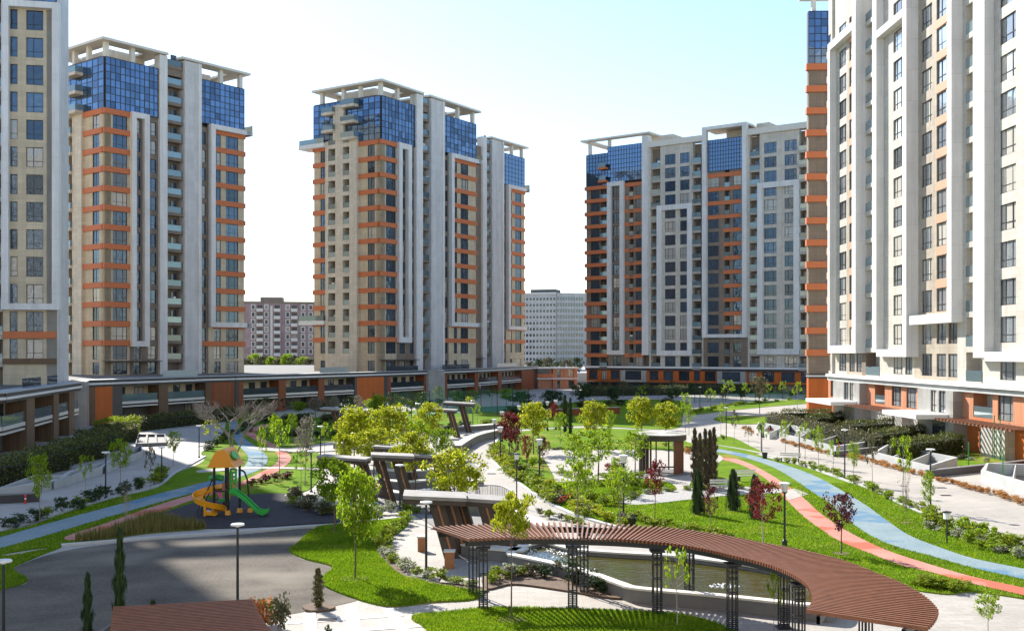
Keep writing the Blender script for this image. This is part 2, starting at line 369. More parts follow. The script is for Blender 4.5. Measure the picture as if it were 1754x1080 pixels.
def tower(name, label, P0, th, p, zb, nb=13, Ll=18.0, zroof=5.6, left=None, ztop=None, each=True, group=None):
    """the repeated high-rise: P0 its near corner, th its turn, p its column edges (photo px), zb the lowest orange band"""
    s_, c_ = math.sin(R(th)), math.cos(R(th))
    Rf = Face(P0[0], P0[1], s_, c_); Lf = Face(P0[0], P0[1], c_, -s_)
    B = Bld(name, label, (P0[0], P0[1], zroof), 'tower', group)
    ST = 3.3; bz = [zb + ST * k for k in range(nb)]; zt_b = bz[-1] + .46          # blue glass starts above the top band
    zg = zt_b + 8.7; zc = zg + 3.1
    wz = [(zb + ST * k + .47, zb + ST * (k + 1) - .47) for k in range(-1, nb - 1)]
    low = (zroof + .1, zroof + 2.2)
    T = Rf.T; Lr = T(p['end'])
    core = MB(); core.fbox(Rf, 1.2, Lr - .1, zroof, zg, -Ll + .3, -1.2); core.build('core_wall', 'taupe', B.root)
    pent = MB(); pent.fbox(Rf, 4, T(p['pil'][1]) - 1, zg, zg + 3, -Ll + 4, -5); pent.fbox(Rf, T(p['pier'][1]) + 2, Lr - 4, zg, zg + 2.6, -Ll + 4, -5); pent.build('penthouse', 'cream', B.root)
    # right face, from the corner
    if 'w1' in p:
        a, b = T(p['w1'][0]), T(p['w1'][1]); f0, f1 = T(p['f1'][0]), T(p['f1'][1]); i0, i1 = T(p['f1i'][0]), T(p['f1i'][1]); v0, v1 = T(p['w2'][0]), T(p['w2'][1]); q0, q1 = T(p['pil'][0]), T(p['pil'][1])
        B.wincol(Rf, 0, f0, a, b, wz[:-1] + [wz[-1], low], zroof, zt_b, 'beige')
        B.bands(Rf, -.22, f0, bz)
        B.wincol(Rf, f0, f1, i0, i1, wz + [low], zroof, zt_b, 'taupe', -.1)
        B.frame(Rf, f0, f1, zb - .6, zt_b + .1, (f1 - f0) * .27)
        B.wincol(Rf, f1, q0, v0, v1, wz + [low], zroof, zt_b, 'taupe', -.1)
        B.curtain(Rf, 0.1, q0, zt_b + .02, zg, p['nx'][0], 7, each=each)
        B.part('pilaster', Rf, q0, q1, zroof, zc - .56, -1.2, .55, 'white_clad')
        nl = p['nx'][1]
        crown(B, Rf, 0, q1 - .9, Ll - 1, zg, zc, [(.2, -.2), (q0 * .5, -.2), (.2, -Ll * .3), (.2, -Ll * .55), (.2, -Ll + 2.2), (q0 * .5, -Ll + 2.2)])
    else:
        q0, q1 = T(p['pil'][0]), T(p['pil'][1])
        B.wall(Rf, 0, q0, zroof, zg, 'taupe'); B.part('pilaster', Rf, q0, q1, zroof, zc - .56, -1.2, .55, 'white_clad')
    e0, e1 = T(p['pier'][0]), T(p['pier'][1])
    B.balconies(Rf, q1, e0, [zb + .46 + ST * k for k in range(-1, nb + 3)], door=(.5, .85), slab='taupe')
    B.wall(Rf, q1, e0, zg - .6, zg + 1.6, 'taupe', -1.2, -.1)
    B.part('wide_pier', Rf, e0, e1, zroof, zc - .56, -1.2, .6, 'grey_clad')
    B.part('pier_edge', Rf, e1, e1 + .7, zroof, zc - .56, -1.2, .75, 'white_clad')
    v0, v1 = T(p['w3'][0]), T(p['w3'][1]); f0, f1 = T(p['f2'][0]), T(p['f2'][1])
    B.wincol(Rf, e1 + .7, f0, max(v0, e1 + .8), v1, wz + [low], zroof, zt_b, 'taupe', -.1)
    leg = p.get('leg', 1.0); z20, z21 = zb + 3.1, zt_b + .7
    a0, a1, b0, b1 = [T(x) for x in p['f2i']]
    mid = (a1 + b0) / 2
    B.wincol(Rf, f0, mid, a0, a1, wz + [low], zroof, zt_b, 'beige'); B.wincol(Rf, mid, Lr, b0, b1, wz + [low], zroof, zt_b, 'beige')
    B.bands(Rf, f0 + leg + .05, Lr + .22, bz[1:]); B.bands(Rf, e1 + .75, Lr + .22, bz[:1])
    B.frame(Rf, f0, Lr + 1.1, z20, z21, leg, .9, right=p.get('f2r', False), bar=.9)
    B.curtain(Rf, e1 + .75, Lr - .05, z21 + .02, zg, p['nx'][1], 7, each=each)
    crown(B, Rf, e0 + .2, Lr, Ll - 1, zg, zc, [((e1 + Lr) / 2, -.2), (Lr - .9, -.2), (Lr - .9, -Ll * .5), (Lr - .9, -Ll + 2.2)], side=False)
    # terrace balcony slab at the top of the frame, on the end
    t = MB(); t.fbox(Rf, Lr + .05, Lr + 1.4, z21 - .9, z21 - .02, -6, .9); t.build('balcony', 'white_clad', B.root)
    B.part('railing', Rf, Lr + 1.3, Lr + 1.38, z21, z21 + 1.1, -6, .85, 'rail_glass')
    t = MB(); t.fbox(Rf, Lr + .05, Lr + 1.4, z20, z20 + .88, -6, .9); t.build('balcony', 'white_clad', B.root)
    # end wall away from the corner
    En = Face(*Rf.pt(Lr, 0).xy, -c_, s_)
    B.wall(En, 0, Ll - .3, zroof, zg, 'beige', -.09, .02)
    # left face
    if left: left(B, Lf, wz, low, bz, zt_b, zg, zc, zroof, each)
    else: B.wall(Lf, -Ll, 0, zroof, zg, 'beige', -1.19, 0)
    B.wall(Rf, 0, Lr, zg - .05, zg + .25, 'dark_wall', -Ll, -1.3, 'roof')
    # thin canopy above the terrace
    B.part('canopy', Rf, -.5, q0 - .2, zroof + 2.3, zroof + 2.45, 0.02, 1.6, 'dark_wall')
    B.finish(); return Rf, Lf

def left_B(B, F, wz, low, bz, zt, zg, zc, zr, each):
    T = F.T; s0 = T(144)
    B.wincol(F, s0, 0, T(158.5), T(170), wz + [low], zr, zt, 'beige'); B.bands(F, s0, -.2, bz)
    B.wall(F, T(128), s0, zr, zt, 'beige_light', -1.2, .5)
    fl = [bz[0] + .46 + 3.3 * k for k in range(-1, 13)]
    B.balconies(F, T(117), T(128), fl, back=-1.15, front=.9, slab='beige_light', sides=True, door=(.45, .9))
    B.wall(F, -18, T(117), zr, zt, 'beige')
    B.curtain(F, -17.5, -.1, zt + .02, zg, 10, 7, each=each)
    B.balconies(F, T(124), T(144), [zt + .3, zt + 3.6, zt + 6.9], back=.15, front=1.7, slab='beige_light', sides=True)
def left_C(B, F, wz, low, bz, zt, zg, zc, zr, each):
    T = F.T
    s0, s1, m0, m1 = T(538), T(560.5), T(561), T(615)
    B.wincol(F, s0, s1, T(549), T(560), wz + [low], zr, zt, 'beige'); B.bands(F, s0 - .25, s1, bz)
    B.wincol(F, m1, 0, T(630), T(642), wz + [low], zr, zt, 'beige'); B.bands(F, m1, -.2, bz)
    # projecting panel with two columns of loggias
    cols = [(T(566), T(578)), (T(591), T(602))]
    fl = [bz[0] + .46 + 3.3 * k for k in range(-1, 13)]
    z1 = zt + .8
    for a, b in ((m0, cols[0][0]), (cols[0][1], cols[1][0]), (cols[1][1], m1)): B.wall(F, a, b, zr, z1, 'beige_light', -1.2, .7)
    for a, b in cols:
        z = zr
        for f in fl: B.wall(F, a, b, z, f, 'beige_light', -1.2, .7); z = f + 2.5
        B.wall(F, a, b, z, z1, 'beige_light', -1.2, .7)
        B.balconies(F, a, b, fl, back=-1.15, front=.66, slab='beige_light', door=(.35, .95))
    B.wall(F, s0, m0, zr, zg, 'beige', -1.2, -.62, 'backing')
    B.curtain(F, s0, -.1, z1 if False else zt + .02, zg, 12, 7, each=each)
    q = (cols[0][1] + cols[1][0]) / 2
    B.wall(F, cols[0][1] - .5, cols[1][0] + .3, z1, zg - .7, 'beige_light', .14, .8)
    for k, (z, a, b) in enumerate([(zt + 3.0, m0 - .3, cols[0][1]), (zt + 6.6, m0 - .3, cols[0][1]), (zt + 1.0, cols[1][0], m1), (zt + 4.3, cols[1][0], m1), (zt + 7.6, cols[1][0], m1)]):
        B.balconies(F, a, b, [z], back=.15, front=1.6, slab='beige_light', sides=True)
    for zz in (zt + .3, bz[1] + .4):
        B.part('balcony', F, s0 - 3.2, m0 + .1, zz - .6, zz + .25, -2, 1.3, 'white'); B.part('railing', F, s0 - 3.1, m0, zz + .26, zz + 1.3, 1.15, 1.22, 'rail_glass')

pB = dict(end=418, w1=(193, 218), f1=(222, 252.5), f1i=(229.5, 241), w2=(254, 268), pil=(271, 284), pier=(313, 336), w3=(343, 353), f2=(357, 419), f2i=(367, 378, 387, 408), nx=(11, 9))
tower('apartment_tower', 'tall beige tower with orange bands and blue glass top, behind the bare spreading tree', (-69.4, 184), 38, pB, 11.1, left=left_B)
pC = dict(end=815, w1=(661, 678), f1=(679, 701), f1i=(685, 694), w2=(702.5, 708.5), pil=(710, 721), pier=(735, 754), w3=(760, 767), f2=(768.5, 816), f2i=(777.5, 783, 789, 802), nx=(10, 9), f2r=False)
tower('apartment_tower', 'tall central tower with orange bands, loggia column and blue glass crown', (-26.2, 216), 33, pC, 12.07, left=left_C, Ll=18.1)
pC2 = dict(end=898, pil=(824, 831), pier=(840, 857), w3=(861, 865.5), f2=(867, 899), f2i=(873.5, 877, 882, 893), nx=(1, 7))
tower('apartment_tower', 'narrow banded tower rising just behind the central tower', (-14.9, 260), 33, pC2, 12.3, Ll=18, each=False)

# ------------------------------------------------------------------ tower at the left edge of the picture
def tower_A():
    u = Vector((.98, .199)).normalized()
    F = Face(-56.0, 130.6, u.x, u.y)                     # t = 0 at the right-hand corner (px 98)
    off = F.T(98)
    F = Face(*F.pt(off, 0).xy, u.x, u.y)
    En = Face(F.x, F.y, -u.y, u.x)
    B = Bld('apartment_tower', 'tall tower cut by the left picture edge, plain beige windows in white frame', (F.x, F.y, 5.4), 'tower')
    zr = 5.4; zt = 51.8; zg = 60.5; zc = 63.6; T = F.T
    wz = [(48.3 - 3.3 * k, 50.7 - 3.3 * k) for k in range(13)]
    L = -30
    B.wall(F, L, -.1, zr, zg, 'taupe', -6.5, -1.2, 'core_wall'); B.wall(F, L, -2.7, zr, zg, 'taupe', -17, -6.5, 'core_wall')
    m = (T(30) + T(45)) / 2; lg = T(5)
    B.wincol(F, lg, m, T(16.5), T(30), wz, zr, zt, 'beige'); B.wincol(F, m, 0, T(45), T(74), wz, zr, zt, 'beige')
    B.frame(F, lg, .35, 14.6, 51.6, .8, .8, right=True, bar=.75)
    for k, (za, zbb, mt) in enumerate(((11.2, 12.0, 'orange'), (8.1, 8.75, 'brown_clad'))): B.part('band', F, lg, -.1, za, zbb, -.3, .25, mt)
    fl = [47.9 - 3.3 * k for k in range(13)]
    B.balconies(F, T(-40), lg, fl, door=(.4, .8))
    B.wall(F, L, T(-40), zr, zt, 'beige')
    B.curtain(F, L, -.1, zt + .02, zg, 20, 7, each=False)
    # end wall: projecting grey pier
    B.part('wide_pier', En, .6, 6.2, zr, zc - .6, -1.2, .12, 'grey_clad')
    B.wall(En, 0, .6, zr, zg, 'white_clad', -1.2, .02)
    crown(B, F, L, 0, 16, zg, zc, [(-.9, -.2), (-9, -.2), (-18, -.2), (-.9, -8), (-.9, -15)])
    B.wall(F, L - 20, -15.0, zc + .02, 96, 'beige', -15.5, -.3, 'upper_block'); B.wall(F, L - 20, L, zr, zc + .02, 'beige', -15.5, -.3)
    B.finish()
tower_A()

# ------------------------------------------------------------------ slab block E at centre right
def tower_E():
    u = Vector((47.9, -34.7)).normalized()
    F = Face(19.3, 279.4, u.x, u.y); T = F.T; Lr = T(1392)
    B = Bld('apartment_block', 'wide grey beige apartment block with white frames behind the right lawn', (19.3, 279.4, 0), 'building')
    ST = 3.3; zb = 8.75; bz = [zb + ST * k for k in range(14)]; zt = bz[-1] + .46; zg = 60.3
    wz = [(zb + .6 + ST * k, zb + 3.1 + ST * k) for k in range(-1, 15)]; wl = [w for w in wz if w[1] < zt]
    fl = [zb + .4 + ST * k for k in range(-1, 15)]
    zr = 6.0
    B.wall(F, 0.3, Lr, 0, zg - .3, 'taupe', -17, -1.2, 'core_wall')
    # columns
    def col(a, b, w0, w1, wins, z1, mat, z0=zr, d1=0): B.wincol(F, T(a), T(b), T(w0), T(w1), wins, z0, z1, mat, d1)
    col(1004.5, 1028.5, 1012, 1027, wl, zt, 'taupe'); B.balconies(F, T(1028.5), T(1041.5), fl[:14], door=(.3, .8), slab='taupe', front=.5)
    B.bands(F, -.3, T(1041.5), bz, d=.6)
    col(1041.5, 1070, 1050, 1064, wl, zt, 'taupe'); B.frame(F, T(1042), T(1070), 8.9, zt + .6, 1.1)
    B.balconies(F, T(1078), T(1085), fl[:14], slab='taupe', door=(.2, .9)); B.wall(F, T(1070), T(1078), zr, zt, 'taupe')
    col(1085, 1102, 1089, 1100.5, wl, zt, 'taupe'); B.bands(F, T(1070), T(1102), bz, d=.1)
    B.curtain(F, 0, T(1041.5), zt + .02, zg, 7, 8, each=False); B.curtain(F, T(1041.5), T(1102), zt + .6, zg + 1.4, 13, 8, each=False)
    B.balconies(F, T(1029), T(1042), [zt + 1.2, zt + 4.5], back=.15, front=1.4, slab='orange')
    B.part('pilaster', F, T(1102), T(1112), 8.8, zg + 3, -1.2, .8, 'white_clad')
    B.balconies(F, T(1115), T(1131), fl, door=(.35, .8)); B.wall(F, T(1112), T(1115), zr, zg, 'beige_pale')
    B.wall(F, T(1131), T(1133), zr, zg, 'beige_pale')
    col(1133, 1161, 1139, 1157, wz, zg, 'beige_pale'); col(1161, 1187, 1165, 1181, wz, zg, 'beige_pale')
    B.frame(F, T(1127), T(1187), 8.7, 45.6, 1.25)
    B.balconies(F, T(1187), T(1202), fl, door=(.2, .6), front=.5); B.wall(F, T(1202), T(1205), zr, zg, 'beige_pale')
    # tall framed bay
    col(1205, 1236, 1212, 1231, wl, zt + .6, 'taupe'); B.wall(F, T(1236), T(1241), zr, zt + .6, 'taupe'); B.balconies(F, T(1241), T(1250), fl[:14], door=(.2, .8), slab='taupe', back=-1.15)
    col(1250, 1281, 1256, 1270, wl, zt + .6, 'taupe')
    B.bands(F, T(1239), T(1271), bz[2:], d=.12); B.bands(F, T(1212), T(1239), bz[10:], d=.12)
    B.curtain(F, T(1212), T(1271.5), zt + .62, zg - .1, 13, 8, each=False)
    B.frame(F, T(1205), T(1281), 13.0, 63.4, 1.1, .9, bar=.8)
    b = MB(); b.fbox(F, T(1205), T(1281), 62.9, 63.4, -7, -.31); b.build('roof_frame', 'offwhite', B.root)
    B.balconies(F, T(1284), T(1301), fl, door=(.3, .8)); B.wall(F, T(1281), T(1284), zr, zg, 'beige_pale'); B.wall(F, T(1301), T(1303), zr, zg, 'beige_pale')
    col(1303, 1337, 1309, 1330, wz, zg, 'beige_pale'); col(1337, 1369, 1344, 1365, wz, zg, 'beige_pale')
    B.frame(F, T(1299), T(1370.5), 9.0, 48.8, 1.3)
    B.balconies(F, T(1369), T(1386), fl, door=(.2, .6), front=.5); B.wall(F, T(1386), Lr, zr, zg, 'beige_pale')
    # roof edge, penthouses, corner roof frame
    B.part('parapet', F, T(1112), T(1205), zg, zg + 1.4, -2, .5, 'offwhite'); B.part('parapet', F, T(1281), Lr, zg, zg + 1.4, -2, .5, 'offwhite')
    for a, b_, h in ((1088, 1140, 3.6), (1232, 1262, 2.5), (1284, 1306, 3.4)): B.part('penthouse', F, T(a), T(b_), zg, zg + h, -13, -4, 'cream')
    crown(B, F, -.5, T(1110), 15, zg, zg + 3.9, [(.3, -.3), (T(1042) - .4, -.3), (.3, -12)], slabw=1.3)
    # base storeys
    B.part('cornice', F, -.3, Lr, 5.55, 6.0, -1.2, .5, 'white'); B.part('fascia', F, -.2, Lr, 5.0, 5.5, -1.2, .4, 'black_trim')
    ed = [1005, 1028, 1042, 1066, 1109, 1132, 1158, 1186, 1202, 1231, 1279, 1300, 1332, 1368, 1390]
    for a, b_ in zip(ed[:-1], ed[1:]):
        mt = 'marble' if (a, b_) in ((1066, 1109), (1231, 1279)) else 'orange_clad'
        w = .18 * (b_ - a)
        B.wincol(F, T(a), T(b_), T(a + w), T(b_ - w), [(2.6, 4.9)], 2.1, 5.0, mt, .9 if mt == 'marble' else .1, style='three')
        B.wincol(F, T(a), T(b_), T(a + w), T(b_ - w), [(.15, 1.9)], 0, 2.1, 'dark_wall', -.3, 'dark_glass')
        if mt != 'marble': B.part('canopy', F, T(a) + .05, T(b_) - .05, 1.95, 2.1, .12, 2.6, 'timber_dark')
    B.finish()
tower_E()

# ------------------------------------------------------------------ sunlit tower at the right
def tower_F():
    F = Face(43.1, 145.7, .4, -50.9); T = F.T; Lr = T(1790)
    B = Bld('apartment_tower', 'sunlit white and cream tower filling the right picture edge', (43.1, 145.7, 0), 'tower')
    ST = 3.3; ks = range(2, 16); ztop = 60.0
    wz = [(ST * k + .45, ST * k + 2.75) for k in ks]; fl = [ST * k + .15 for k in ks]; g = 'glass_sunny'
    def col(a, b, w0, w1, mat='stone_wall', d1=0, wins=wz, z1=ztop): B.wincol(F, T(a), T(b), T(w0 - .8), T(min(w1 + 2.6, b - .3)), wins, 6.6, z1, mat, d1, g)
    B.wall(F, .2, Lr, 0, ztop - .2, 'stone_wall', -16, -1.2, 'core_wall')
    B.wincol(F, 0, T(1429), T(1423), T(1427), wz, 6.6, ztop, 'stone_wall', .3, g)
    B.bands(F, -.2, T(1428.5), [ST * k for k in range(4, 16)], d=.6, h=.9, mat='orange_sunlit')
    col(1429, 1450, 1438, 1447); B.frame(F, T(1429), T(1481), 9.4, 50.6, .9, .9, bar=1.0, right=False, mat='stone_white')
    col(1450, 1465.5, 1455.5, 1462, 'tan_wall'); col(1465.5, 1477.5, 1467.5, 1475, 'tan_wall')
    B.bands(F, T(1455), T(1477), [ST * k - .05 for k in range(3, 16)], d=.08, h=.85, mat='orange_sunlit')
    B.part('pilaster', F, T(1477), T(1483.5), 9.4, ztop, -1.2, 1.3, 'stone_white')
    B.wall(F, T(1477), T(1483.5), 6.6, 9.4, 'taupe', -1.2, .05)
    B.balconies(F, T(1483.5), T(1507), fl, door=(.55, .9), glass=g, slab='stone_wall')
    col(1507, 1529, 1530 - 6, 1530 - 5.9, wins=[]); B.part('pilaster', F, T(1507), T(1514), 9.6, ztop, .01, .9, 'stone_white')
    col(1529, 1547, 1531, 1544); col(1547, 1566, 1551, 1560)
    B.frame(F, T(1514), T(1566), 9.0, 46.8, .9, .9, bar=.85, left=False, right=False, mat='stone_white')
    B.part('pilaster', F, T(1566), T(1573), 9.0, ztop, -.2, 1.3, 'stone_white')
    col(1566, 1600, 1579.5, 1594, 'tan_wall'); col(1600, 1622, 1605, 1618, 'tan_wall'); col(1622, 1640.5, 1625, 1637, 'tan_wall')
    B.bands(F, T(1604), T(1638), [ST * k - .05 for k in range(4, 16)], d=.08, h=.85, mat='orange_sunlit')
    B.frame(F, T(1573), T(1649), 12.4, ztop, 1.0, 1.1, bar=.95, left=False, top=False, mat='stone_white')
    B.wall(F, T(1640), T(1655), 6.6, ztop, 'stone_wall')
    B.balconies(F, T(1655), T(1683), fl, door=(.6, .9), glass=g, slab='stone_wall')
    B.wall(F, T(1683), T(1711), 6.6, ztop, 'stone_wall'); B.part('pilaster', F, T(1683), T(1703), 9.0, ztop, .01, .9, 'stone_white')
    col(1711, 1745, 1713.5, 1737.5)
    B.frame(F, T(1703), Lr + 2, 8.7, ztop, .9, .9, bar=.85, left=False, right=False, top=False, mat='stone_white')
    B.wall(F, T(1745), Lr, 6.6, ztop, 'stone_wall')
    for k in range(3):                                   # the facade goes on past the picture edge
        a = Lr + 6 * k; B.wincol(F, a, a + 6, a + 1.8, a + 4.0, wz, 6.6, ztop, 'stone_wall', 0, g); B.part('pilaster', F, a + 5.2, a + 5.95, 9.0, ztop, .01, .9, 'stone_white')
        B.wincol(F, a, a + 6, a + 1.6, a + 4.2, [(3.45, 5.7)], 0, 5.75, 'orange_clad_sunlit', .1, g)
    B.wall(F, Lr, Lr + 18, 0, ztop - .2, 'stone_wall', -16, -1.2, 'core_wall'); B.part('cornice', F, Lr, Lr + 18, 5.75, 6.6, -1.2, .6, 'white')
    B.part('parapet', F, -.2, Lr + 18, ztop, ztop + 1.6, -2, .9, 'white')
    # cornice and two base storeys
    B.part('cornice', F, -.2, Lr, 6.25, 6.62, -1.2, .75, 'white'); B.part('cornice', F, -.2, Lr, 5.75, 6.2, -1.2, .5, 'concrete')
    bays = [(1420, 1440, 'orange_clad_sunlit', (1424, 1429), (1434, 1438)), (1440, 1486, 'marble', (1459, 1467), (1469, 1476)), (1486, 1500, 'orange_clad_sunlit', None, None), (1500, 1517, 'bal', None, None),
            (1517, 1548, 'orange_clad_sunlit', (1529, 1545), None), (1548, 1573, 'orange_clad_sunlit', (1554, 1571), None), (1573, 1588, 'orange_clad_sunlit', (1579, 1586), None), (1588, 1650, 'marble', (1611, 1621), (1625, 1637)),
            (1650, 1669, 'orange_clad_sunlit', None, None), (1669, 1702, 'bal', None, None), (1702, 1741, 'orange_clad_sunlit', (1711, 1737), None), (1741, 1788, 'orange_clad_sunlit', (1762, 1780), None)]
    for a, b, mt, w0, w1 in bays:
        if mt == 'bal':
            B.balconies(F, T(a), T(b), [3.45], door=(.4, .8), slab='orange', glass=g); continue
        d = 1.0 if mt == 'marble' else 0.1
        if w0 and w1:
            m = (w0[1] + w1[0]) / 2
            B.wincol(F, T(a), T(m), T(w0[0]), T(w0[1]), [(3.55, 5.7)], 0 if mt == 'marble' else 3.1, 5.75, mt, d, g); B.wincol(F, T(m), T(b), T(w1[0]), T(w1[1]), [(3.55, 5.7)], 0 if mt == 'marble' else 3.1, 5.75, mt, d, g)
        elif w0: B.wincol(F, T(a), T(b), T(w0[0]), T(w0[1]), [(3.45, 5.7)], 3.1, 5.75, mt, d, g)
        else: B.wall(F, T(a), T(b), 3.1, 5.75, mt, -1.2, d)
        if mt == 'marble':
            s = B.part('entrance_canopy', F, T(a) - 1.5, T(b) - 1, 3.0, 3.45, 1.02, 4.2, 'white')
            B.part('entrance_door', F, T(a) + (T(b) - T(a)) * .45, T(a) + (T(b) - T(a)) * .8, .05, 2.6, 1.02, 1.06, 'dark_glass')
    for a, b in ((1420, 1440), (1486, 1588), (1650, 1788)):
        B.wall(F, T(a), T(b), 0, 3.1, 'orange_clad' if a != 1486 else 'stone_wall', -1.2, -.4)
        n = max(2, int((T(b) - T(a)) / .75)); w = (T(b) - T(a)) / n
        q = MB(); q.fbox(F, T(a), T(b), 3.0, 3.1, 2.55, 2.7); q.fbox(F, T(a), T(b), 3.0, 3.1, .15, .3); bm = q.build('canopy_beam', 'timber', B.root)
        for k in range(n + 1): 
            q = MB(); q.fbox(F, T(a) + k * w - .12, T(a) + k * w + .12, 3.11, 3.2, .12, 2.8); q.build('canopy_slat', 'timber', bm)
    for px in (1512, 1528, 1560, 1672, 1692):
        t = T(px); B.part('door', F, t, t + 1.1, .05, 2.3, -.39, -.3, 'dark_wall'); B.part('partition', F, t + 2.2, t + 4.4, .02, 2.7, -.39, .5, 'stone_wall')
    # set-back end section with orange bands
    E2 = Face(44.6, 162.5, 1, -.04)
    B.wall(E2, 0, 5.6, 6.3, 52.4, 'taupe', -1.2, 0, 'end_wall'); B.wall(E2, 0, 5.6, 0, 5.6, 'orange_clad', -1.2, .1, 'end_wall')
    B.wall(E2, 0, 5.6, 5.6, 6.3, 'black_trim', -1.2, .25, 'end_wall'); B.wall(E2, 4.2, 16, 0, 60.5, 'stone_wall', -14, -1.21, 'end_wall')
    B.bands(E2, -.35, 5.6, [52.35 - 3.3 * k for k in range(14)], h=.95, d=.35)
    B.curtain(E2, 0, 5.6, 52.85, 60.7, 6, 7); B.part('cornice', E2, -.4, 10, 5.85, 6.05, .26, .5, 'white')
    c = MB(); c.fbox(E2, -.8, 8, 63.2, 63.7, -3, 1); r = c.build('roof_frame', 'offwhite', B.root)
    for t in (.6, 6): q = MB(); q.fbox(E2, t, t + .6, 60.7, 63.2, -1, -.3); q.build('post', 'offwhite', r)
    B.finish()
tower_F()

# ------------------------------------------------------------------ the low podium along the left and centre
KN = [(-60, 92, None), (0, 96, None), (132, 129, None), (140, 139, None), (359, 163, None), (400, 166.5, None), (700, 208, None), (816, 238, None), (895, 272, None), (1000, 325, None)]
def PP(px):
    for (a, ya, _), (b, yb, _) in zip(KN[:-1], KN[1:]):
        if px <= b: break
    k = (px - a) / (b - a); iy = (1 - k) / ya + k / yb
    y = 1 / iy; return Vector(((px - CX) * y / FP, y, 0))
def PF(a, b):
    p, q = PP(a), PP(b); f = Face(p.x, p.y, q.x - p.x, q.y - p.y); f.L = (q - p).length; return f
def podium(name, label, bays, roof, loc):
    B = Bld(name, label, loc)
    for bay in bays:
        a, b, kind = bay[:3]
        F = PF(a, b); L = F.L
        if kind in ('bay', 'baydark'):
            B.wall(F, 0, L, 2.9, 5.0, 'beige', -1.9, -1.6); B.wall(F, 0, L, 0, 2.3, 'dark_wall', -2.4, -1.7)
            n = max(2, int(L / 2.6)); w = L / n
            for k in range(n):
                window(F, B.root, k * w + .45 * w * .5, k * w + w * .72, 3.0, 4.75, -1.4, 'dark_glass' if kind == 'baydark' else 'glass')
                if k % 2 == 0: window(F, B.root, k * w + .2 * w, k * w + w * .7, .1, 2.0, -1.5, 'dark_glass')
            s = B.part('balcony', F, .05, L - .05, 2.5, 2.85, -1.6, .25, 'offwhite')
            q = MB(); q.fbox(F, .05, L - .05, 2.1, 2.28, -.3, .22); q.build('balcony_trim', 'offwhite', s)
            q = MB(); q.fbox(F, .1, L - .1, 2.87, 3.85, .1, .16); q.build('railing', 'rail_glass' if kind == 'bay' else 'dark_glass', s)
        else:
            B.part('panel' if kind != 'pillar' else 'pillar', F, 0, L, 0, 5.0 if kind != 'marble' else 5.9, -1.9, .35 if kind not in ('marble',) else .9, kind)
        if kind != 'marble':
            B.part('fascia', F, 0, L, 5.0, 5.28, -1.9, .45, 'black_trim'); B.part('cornice', F, 0, L, 5.28, 5.52, -1.9, .62, 'white'); B.part('fascia', F, 0, L, 5.52, 5.86, -1.9, .5, 'black_trim')
            B.part('coping', F, 0, L, 5.86, 5.93, -1.9, .55, 'concrete')
        if bay[2] in ('bay', 'baydark') and random.random() < .75:
            q = MB(); q.fbox(F, .3, L - .3, 5.95, 6.9, -.9, -.86); q.build('terrace_railing', random.choice(['dark_glass', 'rail_glass']), B.root)
    q = MB(); q.prism(roof, 5.55, 5.6, 0, True); q.build('roof', 'roof_grey', B.root)
    B.finish()
def front(pxs, d=1.5):
    out = []
    for p in pxs:
        v = PP(p); out.append((v.x - d * .9, v.y + d * .3))
    return out
podium('podium_building', 'low curved podium with terraces under the tower at the left edge',
       [(-60, 0, 'bay'), (0, 39, 'bay'), (39, 53, 'brown_clad'), (53, 86, 'bay'), (86, 95, 'brown_clad'), (95, 113, 'bay'), (113, 122, 'brown_clad'), (122, 131.5, 'bay')],
       front([-60, 0, 132]) + [(-130, 131), (-130, 93)], (-52, 129, 0))
podium('podium_building', 'long low podium with brown piers, orange panels and balconies below the two far towers',
       [(132.5, 140, 'marble'), (140.5, 147, 'dark_wall'), (147, 159.5, 'brown_clad'), (159.5, 189, 'orange_clad'), (189, 206, 'dark_wall'), (206, 269, 'bay'), (269, 285, 'brown_clad'), (285, 349, 'bay'), (349, 358, 'brown_clad'), (358, 399.5, 'redbrown_clad'),
        (400, 406, 'black_trim'), (406, 414, 'redbrown_clad'), (414, 474.5, 'baydark'), (474.5, 487, 'redbrown_clad'), (487, 543, 'baydark'), (543, 553, 'redbrown_clad'), (553, 605, 'baydark'), (605, 609, 'dark_wall'), (609, 655, 'orange_clad'), (655, 661, 'black_trim'), (661, 667, 'redbrown_clad'), (667, 724, 'baydark'), (724, 727, 'redbrown_clad'),
        (727, 755, 'marble'), (755, 763.5, 'redbrown_clad'), (763.5, 811, 'baydark'), (811, 817, 'redbrown_clad'), (817, 851, 'baydark'), (851, 857, 'redbrown_clad'), (857, 891.5, 'baydark'), (891.5, 912, 'redbrown_clad'), (912, 919, 'black_trim')],
       front([140, 359, 400, 700, 816, 895, 919]) + [(4, 330), (-140, 330), (-140, 141)], (-42.9, 166.5, 0))
